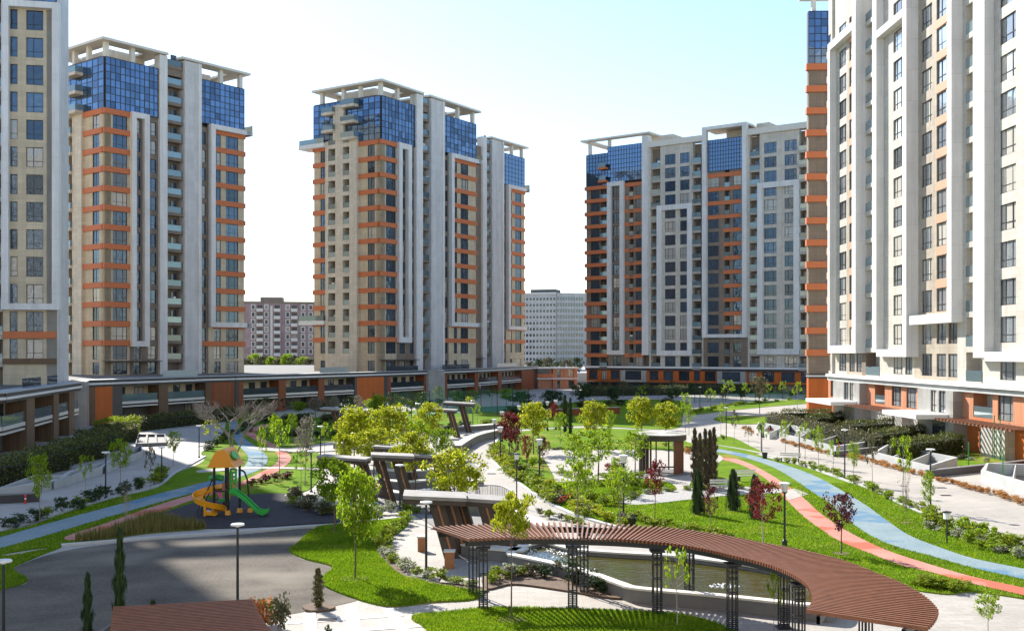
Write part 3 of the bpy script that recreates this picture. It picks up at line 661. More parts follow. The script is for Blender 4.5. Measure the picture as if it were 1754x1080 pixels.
def lit_wing():
    F = PF(919, 992); F = Face(*PP(919).xy, .97, .24); L = 26
    F2 = F
    L = F.T(989)
    B = Bld('podium_building', 'small salmon two storey wing caught by sunlight beside the wide block', (F.x, F.y, 0))
    B.wincol(F, 0, L * .4, .5, L * .32, [(3.0, 5.1)], 0, 5.2, 'orange_clad_sunlit', -.6, 'dark_glass')
    B.wincol(F, L * .4, L * .68, L * .5, L * .58, [(3.0, 5.1), (.1, 2.1)], 0, 5.2, 'orange_clad_sunlit', 0, 'dark_glass'); B.wincol(F, L * .68, L, L * .78, L * .92, [(3.0, 5.1), (.1, 2.1)], 0, 5.2, 'orange_clad_sunlit', 0, 'dark_glass')
    B.part('parapet_wall', F, 0, L * .4, 2.9, 3.9, .2, .4, 'orange'); B.part('cornice', F, -.2, L + .2, 2.45, 2.75, -1, .6, 'white'); B.part('cornice', F, -.2, L + .2, 5.2, 5.6, -1.2, .6, 'white')
    B.part('roof', F, 0, L, 5.0, 5.19, -12, -1.2, 'roof_grey'); B.wall(F, .02, L, 0, 5.1, 'orange_clad_sunlit', -12, -1.2); B.finish()
lit_wing()

# ------------------------------------------------------------------ buildings far behind
def far_block(name, label, F, L, dep, z1, base, cols, z0, st, n, mat, gl, balc=(), join=False, wz=1.6):
    B = Bld(name, label, (F.x, F.y, 0))
    B.wall(F, 0, L, base, z1, mat, -dep, 0)
    q = MB(); pq = MB()
    for k in range(n):
        for a, b in cols:
            z = z0 + k * st
            if join:
                q.fbox(F, a - .18, b + .18, z - .18, z + wz + .18, 0.0, .12); pq.fbox(F, a, b, z, z + wz, .05, .17)
            else:
                o = B.part('window', F, a - .35, b + .35, z - .35, z + wz + .35, 0.01, .15, 'offwhite')
                g = MB(); g.fbox(F, a, b, z, z + wz, .1, .2); g.build('pane', gl, o)
        for a, b in balc:
            z = z0 + k * st - 1.0
            o = B.part('balcony', F, a, b, z, z + 1.25, .01, 1.3, 'offwhite'); g = MB(); g.fbox(F, a + .3, b - .3, z + 1.3, z + 2.6, .02, .1); g.build('pane', gl, o)
    if join: tag(q.build('window_frame', 'white', B.root), kind='stuff'); tag(pq.build('pane', gl, B.root), kind='stuff')
    return B
F = Face((415 - CX) * 430 / FP, 430, 1, .15); s = 430 / FP
B = far_block('apartment_block', 'distant purple brick block with white windows between the two left towers', F, 130 * s, 14, 29.0, 4, [(x * s, (x + 4.5) * s) for x in (16, 38, 74, 100, 113)], 9.0, 2.95, 6 + 1, 'hazed_purple_brick', 'dark_glass', [(x * s, (x + 11) * s) for x in (24, 53, 82, 122)])
B.part('gable', F, 30 * s, 68 * s, 29, 31.5, -10, .2, 'taupe'); B.part('parapet', F, 0, 130 * s, 29, 29.8, -14, .3, 'taupe')
B.part('stair_strip', F, 47 * s, 51 * s, 6, 28, .02, .25, 'offwhite'); B.finish()
y = 560; s = y / FP
F1 = Face((955 - CX) * s - 60 * s, y + 18, 60, -18); F2 = Face(*F1.pt(62 * s * 1.02, 0).xy, 50, 16)
B = far_block('apartment_block', 'distant white high block with many small windows in the gap left of the wide block', F1, 62 * s, 14, 41, 2, [(k * 6.2 * s + .3, k * 6.2 * s + 1.6) for k in range(10)], 5, 3.2, 11, 'far_white', 'dark_glass', join=True)
B.wall(F2, 0, 60 * s, 2, 41, 'far_white', -14, 0)
q = MB(); 
for k in range(11):
    for c in range(10): q.fbox(F2, c * 5 * s + .3, c * 5 * s + 1.25, 5 + 3.2 * k, 6.9 + 3.2 * k, -.1, .08)
tag(q.build('pane', 'dark_glass', B.root), kind='stuff')
B.part('roof', F1, 15 * s, 60 * s, 41, 43, -12, -.5, 'roof_grey'); B.part('cornice', F1, 0, 62 * s, 40.6, 41.2, -2, .5, 'white'); B.finish()

# ------------------------------------------------------------------ the building the photograph was taken from
def home_block():
    F = Face(80, -14, -1, 0.0); L = 160
    B = Bld('apartment_block', 'cream block with window rows standing behind the viewpoint', (0, -14, 0))
    B.wall(F, 0, L, 0, 58, 'cream', -14, 0)
    q = MB(); pq = MB()
    for k in range(17):
        for c in range(32): q.fbox(F, 1.4 + c * 5, 3.6 + c * 5, 1.0 + 3.3 * k, 3.3 + 3.3 * k, -.1, .05)
    tag(q.build('window', 'glass', B.root), kind='stuff')
    for c in range(8): B.part('pilaster', F, c * 20 + 4.2, c * 20 + 5.8, 0, 59, .0, 1.0, 'white_clad')
    B.finish()
home_block()
# ------------------------------------------------------------------ ground, lawns, tracks, pond
def ground_mat(name, c1, c2, scale, rough=.85, bscale=25, bst=.3, c3=None):
    m = bpy.data.materials.new(name); nt, b = nodes(m); p = pos(nt)
    f1 = noise(nt, scale, 8, p, .6); f2 = noise(nt, scale * 22, 4, p, .7)
    a = ramp(nt, f1, [(.32, c1), (.68, c2)]); k = ramp(nt, f2, [(.25, (.6, .6, .6)), (.75, (1.25, 1.25, 1.25))])
    c = mix_rgb(nt, a, k, 1.0, 'MULTIPLY')
    if c3:
        f3 = noise(nt, scale * .35, 3, p); s = ramp(nt, f3, [(.53, (0, 0, 0)), (.57 if 'track' in name else .68, (1, 1, 1))])
        g = nt.nodes.new('ShaderNodeRGBToBW'); nt.links.new(s, g.inputs[0]); c = mix_rgb(nt, c, c3, g.outputs[0])
    nt.links.new(c, b.inputs['Base Color']); b.inputs['Roughness'].default_value = rough; b.inputs['Specular IOR Level'].default_value = .08
    bump(nt, b, noise(nt, bscale, 5, p, .7), bst, .04)
    MATS[name] = m; return m
def paving_mat():
    m = bpy.data.materials.new('paving'); nt, b = nodes(m); p = pos(nt)
    br = nt.nodes.new('ShaderNodeTexBrick'); nt.links.new(p, br.inputs['Vector'])
    br.inputs['Scale'].default_value = 1; br.inputs['Brick Width'].default_value = .6; br.inputs['Row Height'].default_value = .3; br.inputs['Mortar Size'].default_value = .008
    br.inputs['Color1'].default_value = (.44, .41, .37, 1); br.inputs['Color2'].default_value = (.38, .355, .32, 1); br.inputs['Mortar'].default_value = (.29, .27, .245, 1)
    f = noise(nt, .18, 8, p, .65); tone = ramp(nt, f, [(.3, (.78, .77, .76)), (.7, (1.06, 1.05, 1.03))])
    f2 = noise(nt, 5, 5, p, .7); t2 = ramp(nt, f2, [(.3, (.88, .88, .88)), (.7, (1.05, 1.05, 1.05))])
    nt.links.new(mix_rgb(nt, mix_rgb(nt, br.outputs[0], tone, 1.0, 'MULTIPLY'), t2, 1.0, 'MULTIPLY'), b.inputs['Base Color'])
    b.inputs['Roughness'].default_value = .75; b.inputs['Specular IOR Level'].default_value = .3
    bump(nt, b, f2, .12); MATS['paving'] = m
paving_mat()
ground_mat('grass', (.085, .165, .004), (.15, .26, .006), .5, 1.0, 40, .8, (.235, .23, .04))
ground_mat('grass_dry', (.10, .13, .022), (.17, .165, .045), 1.2, .9, 40, .8)
ground_mat('asphalt', (.10, .088, .074), (.17, .148, .12), .35, .9, 40, .25, (.235, .205, .165))
ground_mat('rubber', (.048, .044, .048), (.062, .056, .06), .8, .8, 60, .2)
ground_mat('track_blue', (.20, .275, .305), (.26, .325, .34), .5, .85, 60, .2, (.12, .215, .30)); ground_mat('track_red', (.50, .21, .165), (.56, .28, .225), .5, .85, 60, .2, (.46, .13, .085))
ground_mat('paving_plain', (.41, .38, .34), (.47, .44, .40), .6, .8, 30, .15); ground_mat('pebbles', (.30, .29, .27), (.55, .53, .50), 9, .8, 18, 1.0)
def catmull(pts, n=5, closed=True):
    out = []; L = len(pts)
    for k in range(L if closed else L - 1):
        P = [pts[(k + j) % L] if closed else pts[min(max(k + j, 0), L - 1)] for j in (-1, 0, 1, 2)]
        for i in range(n):
            t = i / n
            out.append(tuple(.5 * (2 * P[1][a] + (P[2][a] - P[0][a]) * t + (2 * P[0][a] - 5 * P[1][a] + 4 * P[2][a] - P[3][a]) * t * t + (3 * P[1][a] - P[0][a] - 3 * P[2][a] + P[3][a]) * t ** 3) for a in (0, 1)))
    if not closed: out.append(tuple(pts[-1]))
    return out
REG = {}
def region(name, pts, z0, z1, mat, smooth=True, kind='structure', key=None, parent=None):
    w = [G(*p).xy for p in (catmull(pts) if smooth else pts)]
    REG[key or name] = [tuple(p) for p in w]
    b = MB(); b.prism(w, z0, z1); o = b.build(name, mat, parent)
    if not parent: tag(o, kind=kind)
    return o
gb = MB(); gb.prism([(-900, -60), (900, -60), (900, 2500), (-900, 2500)], 0, 0)
ground = tag(gb.build('pavement', 'paving'), kind='structure')
region('lawn', [(-60, 930), (0, 912), (50, 902), (110, 880), (200, 853), (270, 835), (300, 812), (340, 795), (352, 783), (345, 775), (372, 757), (385, 735), (392, 712), (440, 704), (560, 712), (640, 718), (650, 745), (560, 757), (505, 770), (545, 776), (556, 800), (535, 835), (500, 846), (470, 845), (420, 848), (350, 857), (300, 872), (262, 886), (130, 930), (60, 940), (0, 950), (-60, 962)], -.02, .05, 'grass', key='lawn_left')
region('lawn', [(-60, 962), (30, 951), (105, 936), (60, 955), (22, 975), (45, 997), (-60, 1018)], -.02, .05, 'grass', key='lawn_corner')
region('asphalt_plaza', [(-60, 1110), (-60, 1022), (45, 999), (20, 978), (60, 957), (130, 939), (240, 926), (330, 920), (420, 914), (545, 905), (507, 935), (494, 944), (520, 958), (562, 968), (571, 977), (553, 990), (558, 1006), (590, 1018), (615, 1026), (560, 1040), (490, 1053), (440, 1068), (400, 1110)], -.02, .012, 'asphalt')
region('playground_surface', [(262, 886), (300, 872), (350, 857), (420, 848), (480, 846), (510, 855), (530, 868), (580, 878), (650, 884), (640, 891), (540, 897), (440, 903), (350, 905), (325, 899)], -.02, .06, 'rubber')
region('planting_bed', [(130, 925), (180, 914), (240, 892), (262, 885), (325, 899), (350, 906), (250, 914), (150, 929)], -.02, .064, 'grass_dry', key='bed_left')
region('lawn', [(545, 904), (620, 896), (690, 890), (698, 896), (688, 908), (655, 930), (648, 950), (690, 985), (760, 1003), (826, 1012), (812, 1027), (740, 1032), (670, 1039), (612, 1027), (557, 1005), (552, 990), (569, 976), (562, 968), (520, 957), (495, 944), (506, 935)], -.02, .07, 'grass', key='lawn_front')
region('lawn', [(705, 1057), (760, 1050), (840, 1042), (940, 1043), (1050, 1047), (1150, 1052), (1210, 1064), (1245, 1078), (1262, 1110), (770, 1110), (730, 1078)], -.02, .06, 'grass', key='lawn_bottom')
region('lawn', [(858, 746), (843, 770), (846, 790), (870, 812), (905, 838), (950, 864), (1000, 884), (1080, 907), (1150, 918), (1250, 930), (1330, 950), (1440, 980), (1540, 1006), (1620, 1018), (1665, 1014), (1754, 1026), (1830, 1040), (1830, 975), (1754, 950), (1690, 927), (1640, 907), (1600, 890), (1547, 868), (1500, 844), (1440, 822), (1375, 799), (1326, 787), (1290, 777), (1230, 765), (1180, 758), (1160, 746), (1110, 737), (1000, 733), (920, 736)], -.02, .05, 'grass', key='lawn_garden')
region('lawn', [(1222, 752), (1250, 748), (1285, 764), (1306, 776), (1270, 775), (1225, 766)], -.02, .06, 'grass', key='lawn_r2')
region('lawn', [(1222, 718), (1250, 712), (1320, 714), (1318, 724), (1260, 726)], -.02, .05, 'grass', key='lawn_r3')
region('lawn', [(1185, 702), (1230, 694), (1290, 688), (1400, 683), (1400, 689), (1310, 697), (1240, 704), (1190, 710)], -.02, .05, 'grass', key='lawn_r4')
region('lawn', [(660, 712), (720, 702), (800, 703), (860, 706), (940, 696), (1010, 686), (1120, 684), (1180, 690), (1170, 712), (1150, 735), (1000, 729), (890, 735), (800, 727), (700, 735), (655, 738)], -.02, .04, 'grass', key='lawn_back')
region('lawn', [(1575, 777), (1640, 770), (1760, 770), (1760, 792), (1700, 800), (1640, 797), (1600, 790)], -.02, .05, 'grass', key='lawn_f')
region('running_track', [(-60, 940), (0, 922), (100, 893), (200, 866), (290, 842), (354, 826), (395, 812), (418, 800), (425, 785), (420, 775), (407, 762), (398, 745), (394, 728), (392, 714), (404, 714), (410, 735), (420, 752), (438, 765), (455, 779), (458, 790), (447, 804), (416, 816), (360, 836), (250, 868), (150, 897), (60, 924), (0, 940), (-60, 954)], .02, .075, 'track_blue', key='blue_left')
region('running_track', [(455, 726), (425, 735), (418, 741), (430, 750), (453, 762), (471, 773), (477, 785), (471, 796), (450, 808), (406, 829), (330, 848), (250, 873), (180, 898), (112, 921), (130, 926), (190, 905), (262, 882), (330, 858), (407, 836), (431, 824), (468, 812), (486, 801), (498, 789), (496, 780), (483, 768), (462, 758), (440, 745), (436, 739), (460, 731)], .02, .08, 'track_red', key='red_left')
region('running_track', [(1215, 767), (1276, 778), (1326, 791), (1389, 813), (1435, 837), (1484, 867), (1518, 892), (1557, 918), (1604, 937), (1667, 958), (1754, 976), (1840, 995), (1840, 1014), (1754, 994), (1670, 975), (1592, 953), (1530, 936), (1487, 916), (1453, 892), (1421, 863), (1389, 842), (1358, 820), (1320, 799), (1263, 781), (1213, 772)], .02, .075, 'track_blue', key='blue_right')
region('running_track', [(1235, 784), (1262, 787), (1295, 800), (1336, 824), (1374, 852), (1405, 880), (1449, 910), (1516, 943), (1588, 967), (1667, 990), (1754, 1009), (1840, 1030), (1840, 1044), (1754, 1022), (1658, 1000), (1591, 981), (1547, 971), (1484, 947), (1440, 929), (1415, 914), (1377, 886), (1347, 857), (1326, 834), (1307, 817), (1273, 798), (1236, 787)], .02, .08, 'track_red', key='red_right')
region('paved_court', [(935, 771), (1000, 772), (1090, 771), (1180, 774), (1225, 778), (1238, 788), (1215, 800), (1192, 812), (1183, 828), (1176, 841), (1163, 842), (1148, 828), (1100, 820), (1040, 822), (990, 825), (955, 826), (948, 815), (938, 797), (927, 784)], .02, .085, 'paving_plain', key='court')
region('paved_pad', [(1338, 842), (1362, 838), (1385, 848), (1352, 858)], .02, .095, 'paving_plain', False)
region('garden_path', [(430, 766), (500, 768), (570, 759), (640, 754), (645, 765), (570, 773), (500, 775), (432, 770)], .02, .09, 'paving_plain', key='path1')
region('garden_path', [(345, 806), (420, 801), (480, 801), (545, 803), (545, 806), (480, 804), (420, 805), (345, 810)], .02, .095, 'paving_plain', key='path2')
region('pebble_bed', [(1058, 858), (1100, 848), (1180, 838), (1240, 834), (1330, 838), (1340, 845), (1250, 850), (1180, 857), (1090, 866)], .02, .09, 'pebbles', key='pebbles')
region('planting_bed', [(650, 950), (668, 935), (700, 990), (760, 1000), (830, 1008), (826, 1014), (760, 1005), (690, 988)], .02, .085, 'soil', key='bed_front')
region('planting_bed', [(830, 985), (900, 968), (985, 978), (1060, 1008), (1085, 1022), (1050, 1026), (960, 1012), (880, 1002), (835, 1010)], .02, .085, 'soil', key='bed_pond')
# light bands set into the forecourt paving
BZ = [.012]
def band(a, b, w=.22):
    BZ[0] += .004
    p, q = G(*a).xy, G(*b).xy; d = (q - p).normalized(); n = Vector((-d.y, d.x)) * w
    m = MB(); m.prism([p - n, q - n, q + n, p + n], .001, BZ[0]); return m.build('paving_band', 'band_stone', ground)
plain('band_stone', (.58, .56, .52), .7, var=.08, nscale=4)
for a, b in (((480, 1067), (690, 1052)), ((440, 1090), (760, 1068)), ((600, 1036), (612, 1100)), ((530, 1050), (534, 1100)), ((665, 1042), (705, 1100))): band(a, b)
# kerb strips beside the main paths
def kerb(pts, w=.16, h=.10, mat='concrete', name='kerb'):
    P = [G(*p).xy for p in catmull(pts, 6, False)]; b = MB()
    L = []; Rr = []
    for k, p in enumerate(P):
        d = (P[min(k + 1, len(P) - 1)] - P[max(k - 1, 0)]).normalized(); n = Vector((-d.y, d.x)) * w / 2
        L.append(p + n); Rr.append(p - n)
    b.prism(L + Rr[::-1], -.02, h); return tag(b.build(name, mat), kind='structure')
kerb([(857, 745), (842, 770), (845, 790), (869, 813), (904, 839), (949, 866), (999, 887), (1079, 909)], .3, .1)
kerb([(105, 935), (240, 924), (420, 911), (545, 902), (690, 888)], .25, .12)
kerb([(1225, 763), (1290, 774), (1375, 797), (1440, 820), (1500, 842), (1547, 866), (1600, 888), (1690, 925), (1754, 948), (1830, 973)], .2, .12)
kerb([(-60, 928), (0, 910), (110, 878), (200, 851), (270, 833), (300, 811), (352, 782)], .2, .12)

# pond with raised wall
def offset(poly, d):
    n = len(poly); out = []
    ar = sum(poly[k][0] * poly[(k + 1) % n][1] - poly[(k + 1) % n][0] * poly[k][1] for k in range(n))
    s = 1 if ar > 0 else -1
    for k in range(n):
        a = Vector(poly[k - 1]); b = Vector(poly[(k + 1) % n]); t = (b - a).normalized(); out.append((poly[k][0] - t.y * d * s, poly[k][1] + t.x * d * s))
    return out
def ring(b, o, i, z0, z1, m=0):
    n = len(o); v = len(b.v)
    for P, z in ((o, z0), (o, z1), (i, z1), (i, z0)): b.v += [(p[0], p[1], z) for p in P]
    for k in range(n):
        j = (k + 1) % n
        for r in range(3): b.face([v + r * n + k, v + r * n + j, v + (r + 1) * n + j, v + (r + 1) * n + k], None, m)
pond_px = [(880, 938), (930, 926), (985, 938), (1060, 944), (1150, 949), (1220, 957), (1300, 968), (1380, 985), (1430, 1008), (1430, 1036), (1385, 1036), (1240, 1021), (1095, 1008), (1060, 1000), (1010, 982), (960, 968), (900, 955), (870, 948)]
po = [tuple(G(x, y, .55).xy) for x, y in catmull(pond_px, 4)]
pond = thing('pond_basin', 'raised grey concrete pond basin with pale coping under the curved pergola', 'pond', (5, 46, 0))
b = MB(); ring(b, po, offset(po, .3), -.02, .5); b.build('basin_wall', 'concrete_dark', pond)
b = MB(); ring(b, offset(po, -.06), offset(po, .36), .502, .58); b.build('coping', 'offwhite', pond)
def water_mat():
    m = bpy.data.materials.new('water'); nt, b = nodes(m); p = pos(nt)
    mp = nt.nodes.new('ShaderNodeMapping'); mp.inputs['Scale'].default_value = (1, 2.2, 1); nt.links.new(p, mp.inputs[0])
    b.inputs['Base Color'].default_value = (.055, .05, .011, 1); b.inputs['Specular IOR Level'].default_value = .22; b.inputs['Roughness'].default_value = .07; b.inputs['IOR'].default_value = 1.33
    bump(nt, b, noise(nt, 1.6, 4, mp.outputs[0]), .22, .08); MATS['water'] = m
water_mat()
b = MB(); b.prism(offset(po, .25), .34, .34); tag(b.build('water', 'water'), kind='structure')
plain('pond_bed', (.07, .075, .03), .9)
b = MB(); b.prism(offset(po, .2), .02, .1); b.build('basin_floor', 'pond_bed', pond)
# foam at the jet; the cascade-end flecks imitate sky reflected on ripples
def foam_glint_mat():
    m = bpy.data.materials.new('foam_glint'); nt, b = nodes(m); b.inputs['Base Color'].default_value = (.75, .8, .82, 1); b.inputs['Roughness'].default_value = .4; MATS['foam_glint'] = m
foam_glint_mat()
def foam_glint(px, py, r, n, seed, label):
    rnd = random.Random(seed); c = G(px, py, .34); b = MB()
    for k in range(n):
        a = rnd.uniform(0, 6.28); q = r * math.sqrt(rnd.random()); x = c.x + q * math.cos(a) * 1.4; y = c.y + q * math.sin(a); s = rnd.uniform(.015, .05)
        b.lathe((x, y, .335), [(s, 0), (s * .8, .025), (s * .2, .04)], 6)
    return tag(b.build('foam_glint', 'foam_glint', None), label, 'foam_glint', kind='stuff')
foam_glint(1240, 1003, .45, 50, 3, 'white bubbling water at the fountain jet in the pond')
foam_glint(935, 943, 1.7, 420, 4, 'pale flecks standing for sky glints on the water at the cascade end of the pond')

# grass blades on the nearer lawns
def inside(P, poly):
    x, y = P[:, 0], P[:, 1]; r = np.zeros(len(P), bool); n = len(poly)
    for k in range(n):
        x0, y0 = poly[k]; x1, y1 = poly[(k + 1) % n]
        c = ((y0 > y) != (y1 > y)) & (x < (x1 - x0) * (y - y0) / (y1 - y0 + 1e-12) + x0); r ^= c
    return r
def mesh_np(name, V, Fc):
    me = bpy.data.meshes.new(name); nf, k = Fc.shape
    me.vertices.add(len(V)); me.vertices.foreach_set('co', V.astype(np.float32).ravel())
    me.loops.add(nf * k); me.loops.foreach_set('vertex_index', Fc.astype(np.int32).ravel())
    me.polygons.add(nf); me.polygons.foreach_set('loop_start', np.arange(0, nf * k, k, dtype=np.int32)); me.polygons.foreach_set('loop_total', np.full(nf, k, np.int32))
    me.update(calc_edges=True); return me
leaf_mat('grass_blades', [(0, (.09, .18, .004)), (.45, (.165, .295, .006)), (.8, (.24, .36, .008)), (1, (.36, .38, .04))], .5)
def patchy(name):
    nt = MATS[name].node_tree; rp = [n for n in nt.nodes if n.type == 'VALTORGB'][0]; p = pos(nt)
    k = ramp(nt, noise(nt, .55, 6, p, .65), [(.3, (.62, .68, .7)), (.5, (.95, 1, 1)), (.72, (1.25, 1.08, 1.6))])
    c = mix_rgb(nt, rp.outputs[0], k, 1.0, 'MULTIPLY')
    for n in nt.nodes:
        if n.type in ('BSDF_PRINCIPLED', 'BSDF_TRANSLUCENT'): nt.links.new(c, n.inputs[0])
patchy('grass_blades')
def blades(key, excl, z, dens, ymax, seed, h=(.05, .11), mat='grass_blades', name='grass', label='short green grass growing on the lawn'):
    rs = np.random.RandomState(seed); poly = REG[key]; A = np.array(poly); lo = A.min(0); hi = A.max(0); hi[1] = min(hi[1], ymax)
    n = int((hi - lo).prod() * dens); P = lo + rs.rand(n, 2) * (hi - lo)
    P = P[rs.rand(len(P)) < np.clip((46 / P[:, 1]) ** 1.6, 0, 1)]
    P = P[np.abs(P[:, 0]) < P[:, 1] * .5 + 2]
    ok = inside(P, poly)
    for e in excl: ok &= ~inside(P, REG[e])
    P = P[ok]; n = len(P); a = rs.rand(n) * 6.28; w = .012 + .012 * rs.rand(n); H = h[0] + (h[1] - h[0]) * rs.rand(n); lean = (rs.rand(n, 2) - .5) * .12
    sc = np.clip(P[:, 1] / 40, 1, 2); w *= sc
    dx = np.cos(a) * w; dy = np.sin(a) * w
    V = np.empty((n, 3, 3)); V[:, 0] = np.c_[P[:, 0] - dx, P[:, 1] - dy, np.full(n, z)]; V[:, 1] = np.c_[P[:, 0] + dx, P[:, 1] + dy, np.full(n, z)]; V[:, 2] = np.c_[P + lean, z + H]
    me = mesh_np(name, V.reshape(-1, 3), np.arange(n * 3).reshape(-1, 3)); o = obj(name, me, mat); tag(o, label, 'grass', kind='stuff'); return n
nb = blades('lawn_front', ['bed_front'], .07, 700, 70, 1, label='bright lawn grass between the asphalt plaza and the pergola')
nb += blades('lawn_bottom', [], .06, 900, 70, 2, label='lawn grass at the bottom edge striped by pergola shadow')
nb += blades('lawn_garden', ['blue_right', 'red_right', 'court', 'pebbles'], .05, 320, 78, 3, label='lawn grass of the central garden around the court')
nb += blades('lawn_corner', [], .05, 500, 70, 4, label='lawn grass at the left edge beside the asphalt plaza')
nb += blades('lawn_left', ['blue_left', 'red_left', 'playground_surface'], .05, 200, 72, 5, label='lawn grass along the left running track')
leaf_mat('dry_blades', [(0, (.10, .10, .02)), (.5, (.16, .15, .035)), (1, (.26, .21, .08))], .3)
nb += blades('bed_left', [], .06, 260, 80, 6, (.2, .6), 'dry_blades', 'ornamental_grass', 'olive ornamental grass beside the playground surface')

# bare soil rings round the lawn trees
def soil_ring(px, py, r, seed, parent=None):
    rnd = random.Random(seed); c = G(px, py); P = [(c.x + math.cos(k * .449) * r * rnd.uniform(.8, 1.15), c.y + math.sin(k * .449) * r * rnd.uniform(.8, 1.15)) for k in range(14)]
    b = MB(); b.prism(P, .02, .092); tag(b.build('soil_patch', 'soil'), kind='structure')
for k, (x, y, r) in enumerate(((608, 993, .55), (573, 912, .5), (581, 938, .5), (877, 1064, .5), (1441, 950, .4), (1307, 938, .4), (545, 1042, .6), (1196, 883, .35), (1256, 876, .35), (1552, 897, .3), (1547, 869, .3))): soil_ring(x, y, r, k)

# drain covers and patched spots in the right road and the forecourt
plain('cast_iron', (.06, .058, .055), .6, .2)
for k, (x, y, lab) in enumerate(((1612, 835, 'dark drain grate on the right road near the third flower bed'), (1620, 848, 'rectangular dark drain grate on the right road before the lantern'), (842, 811, 'narrow dark drain slot on the wide white path'), (560, 1061, 'small drain cover on the forecourt paving'))):
    c = G(x, y); t = thing('drain_cover', lab, 'drain', (c.x, c.y, 0)); b = MB(); b.box(c.x - .35, c.x + .35, c.y - .2, c.y + .2, -.01, .02); b.build('rim', 'cast_iron', t)
    for j in range(5): b = MB(); b.box(c.x - .3, c.x + .3, c.y - .17 + j * .075, c.y - .13 + j * .075, .021, .03); b.build('bar', 'steel', t)
# ------------------------------------------------------------------ trees, shrubs, hedges
leaf_mat('leaf_yellow', [(0, (.14, .20, .006)), (.35, (.27, .335, .01)), (.75, (.40, .42, .015)), (1, (.55, .50, .06))], .55)
leaf_mat('leaf_green', [(0, (.11, .20, .006)), (.5, (.21, .33, .01)), (1, (.36, .44, .03))], .55)
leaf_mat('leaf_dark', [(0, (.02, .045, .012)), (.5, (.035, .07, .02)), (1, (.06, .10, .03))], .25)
leaf_mat('leaf_conifer', [(0, (.018, .04, .015)), (.5, (.03, .06, .02)), (1, (.06, .09, .025))], .2)
leaf_mat('leaf_olive', [(0, (.07, .075, .03)), (.5, (.11, .11, .05)), (1, (.17, .15, .075))], .3)
leaf_mat('leaf_brown', [(0, (.055, .04, .028)), (.5, (.085, .065, .04)), (1, (.11, .10, .05))], .2)
leaf_mat('leaf_red', [(0, (.07, .008, .012)), (.5, (.15, .016, .02)), (1, (.25, .04, .035))], .45)
leaf_mat('leaf_redbrown', [(0, (.05, .012, .015)), (.6, (.11, .022, .025)), (1, (.2, .07, .05))], .4)
leaf_mat('leaf_grey', [(0, (.14, .13, .10)), (.5, (.22, .20, .155)), (1, (.30, .27, .20))], .3)
leaf_mat('leaf_hedge', [(0, (.04, .06, .012)), (.5, (.09, .115, .025)), (.85, (.15, .16, .04)), (1, (.26, .22, .09))], .35)
leaf_mat('leaf_shrub', [(0, (.10, .16, .006)), (.5, (.20, .28, .01)), (.9, (.33, .37, .03)), (1, (.42, .4, .08))], .5)
leaf_mat('petal_orange', [(0, (.10, .16, .01)), (.35, (.2, .26, .02)), (.45, (.6, .13, .04)), (.75, (.7, .24, .08)), (1, (.75, .42, .28))], .45)
leaf_mat('petal_mixed', [(0, (.62, .2, .03)), (.3, (.7, .38, .04)), (.5, (.55, .05, .04)), (.62, (.14, .18, .03)), (.78, (.2, .16, .05)), (1, (.75, .68, .55))], .4)
leaf_mat('petal_white', [(0, (.09, .15, .02)), (.45, (.16, .22, .03)), (.55, (.5, .48, .42)), (1, (.62, .6, .55))], .4)
def leaves(C, size, rs, squash=.9, up=.25):
    """one small folded blade (two triangles) per centre"""
    n = len(C); a = rs.randn(n, 3); a /= np.linalg.norm(a, axis=1)[:, None]
    b = np.cross(a, rs.randn(n, 3)); b /= np.linalg.norm(b, axis=1)[:, None]
    s = size * (.6 + .8 * rs.rand(n))[:, None]; nrm = np.cross(a, b) * s * .18
    V = np.stack([C - a * s, C + b * s * .55 + nrm, C + a * s, C - b * s * .55 + nrm], 1)
    return V.reshape(-1, 3), np.arange(n * 4).reshape(-1, 4)
def clump_pts(centres, rad, per, rs, flat=.8):
    P = []
    for c, r in zip(centres, rad):
        d = rs.randn(per, 3); d /= np.linalg.norm(d, axis=1)[:, None]; q = r * rs.rand(per)[:, None] ** .45
        P.append(np.array(c) + d * q * np.array([1, 1, flat]))
    return np.concatenate(P)
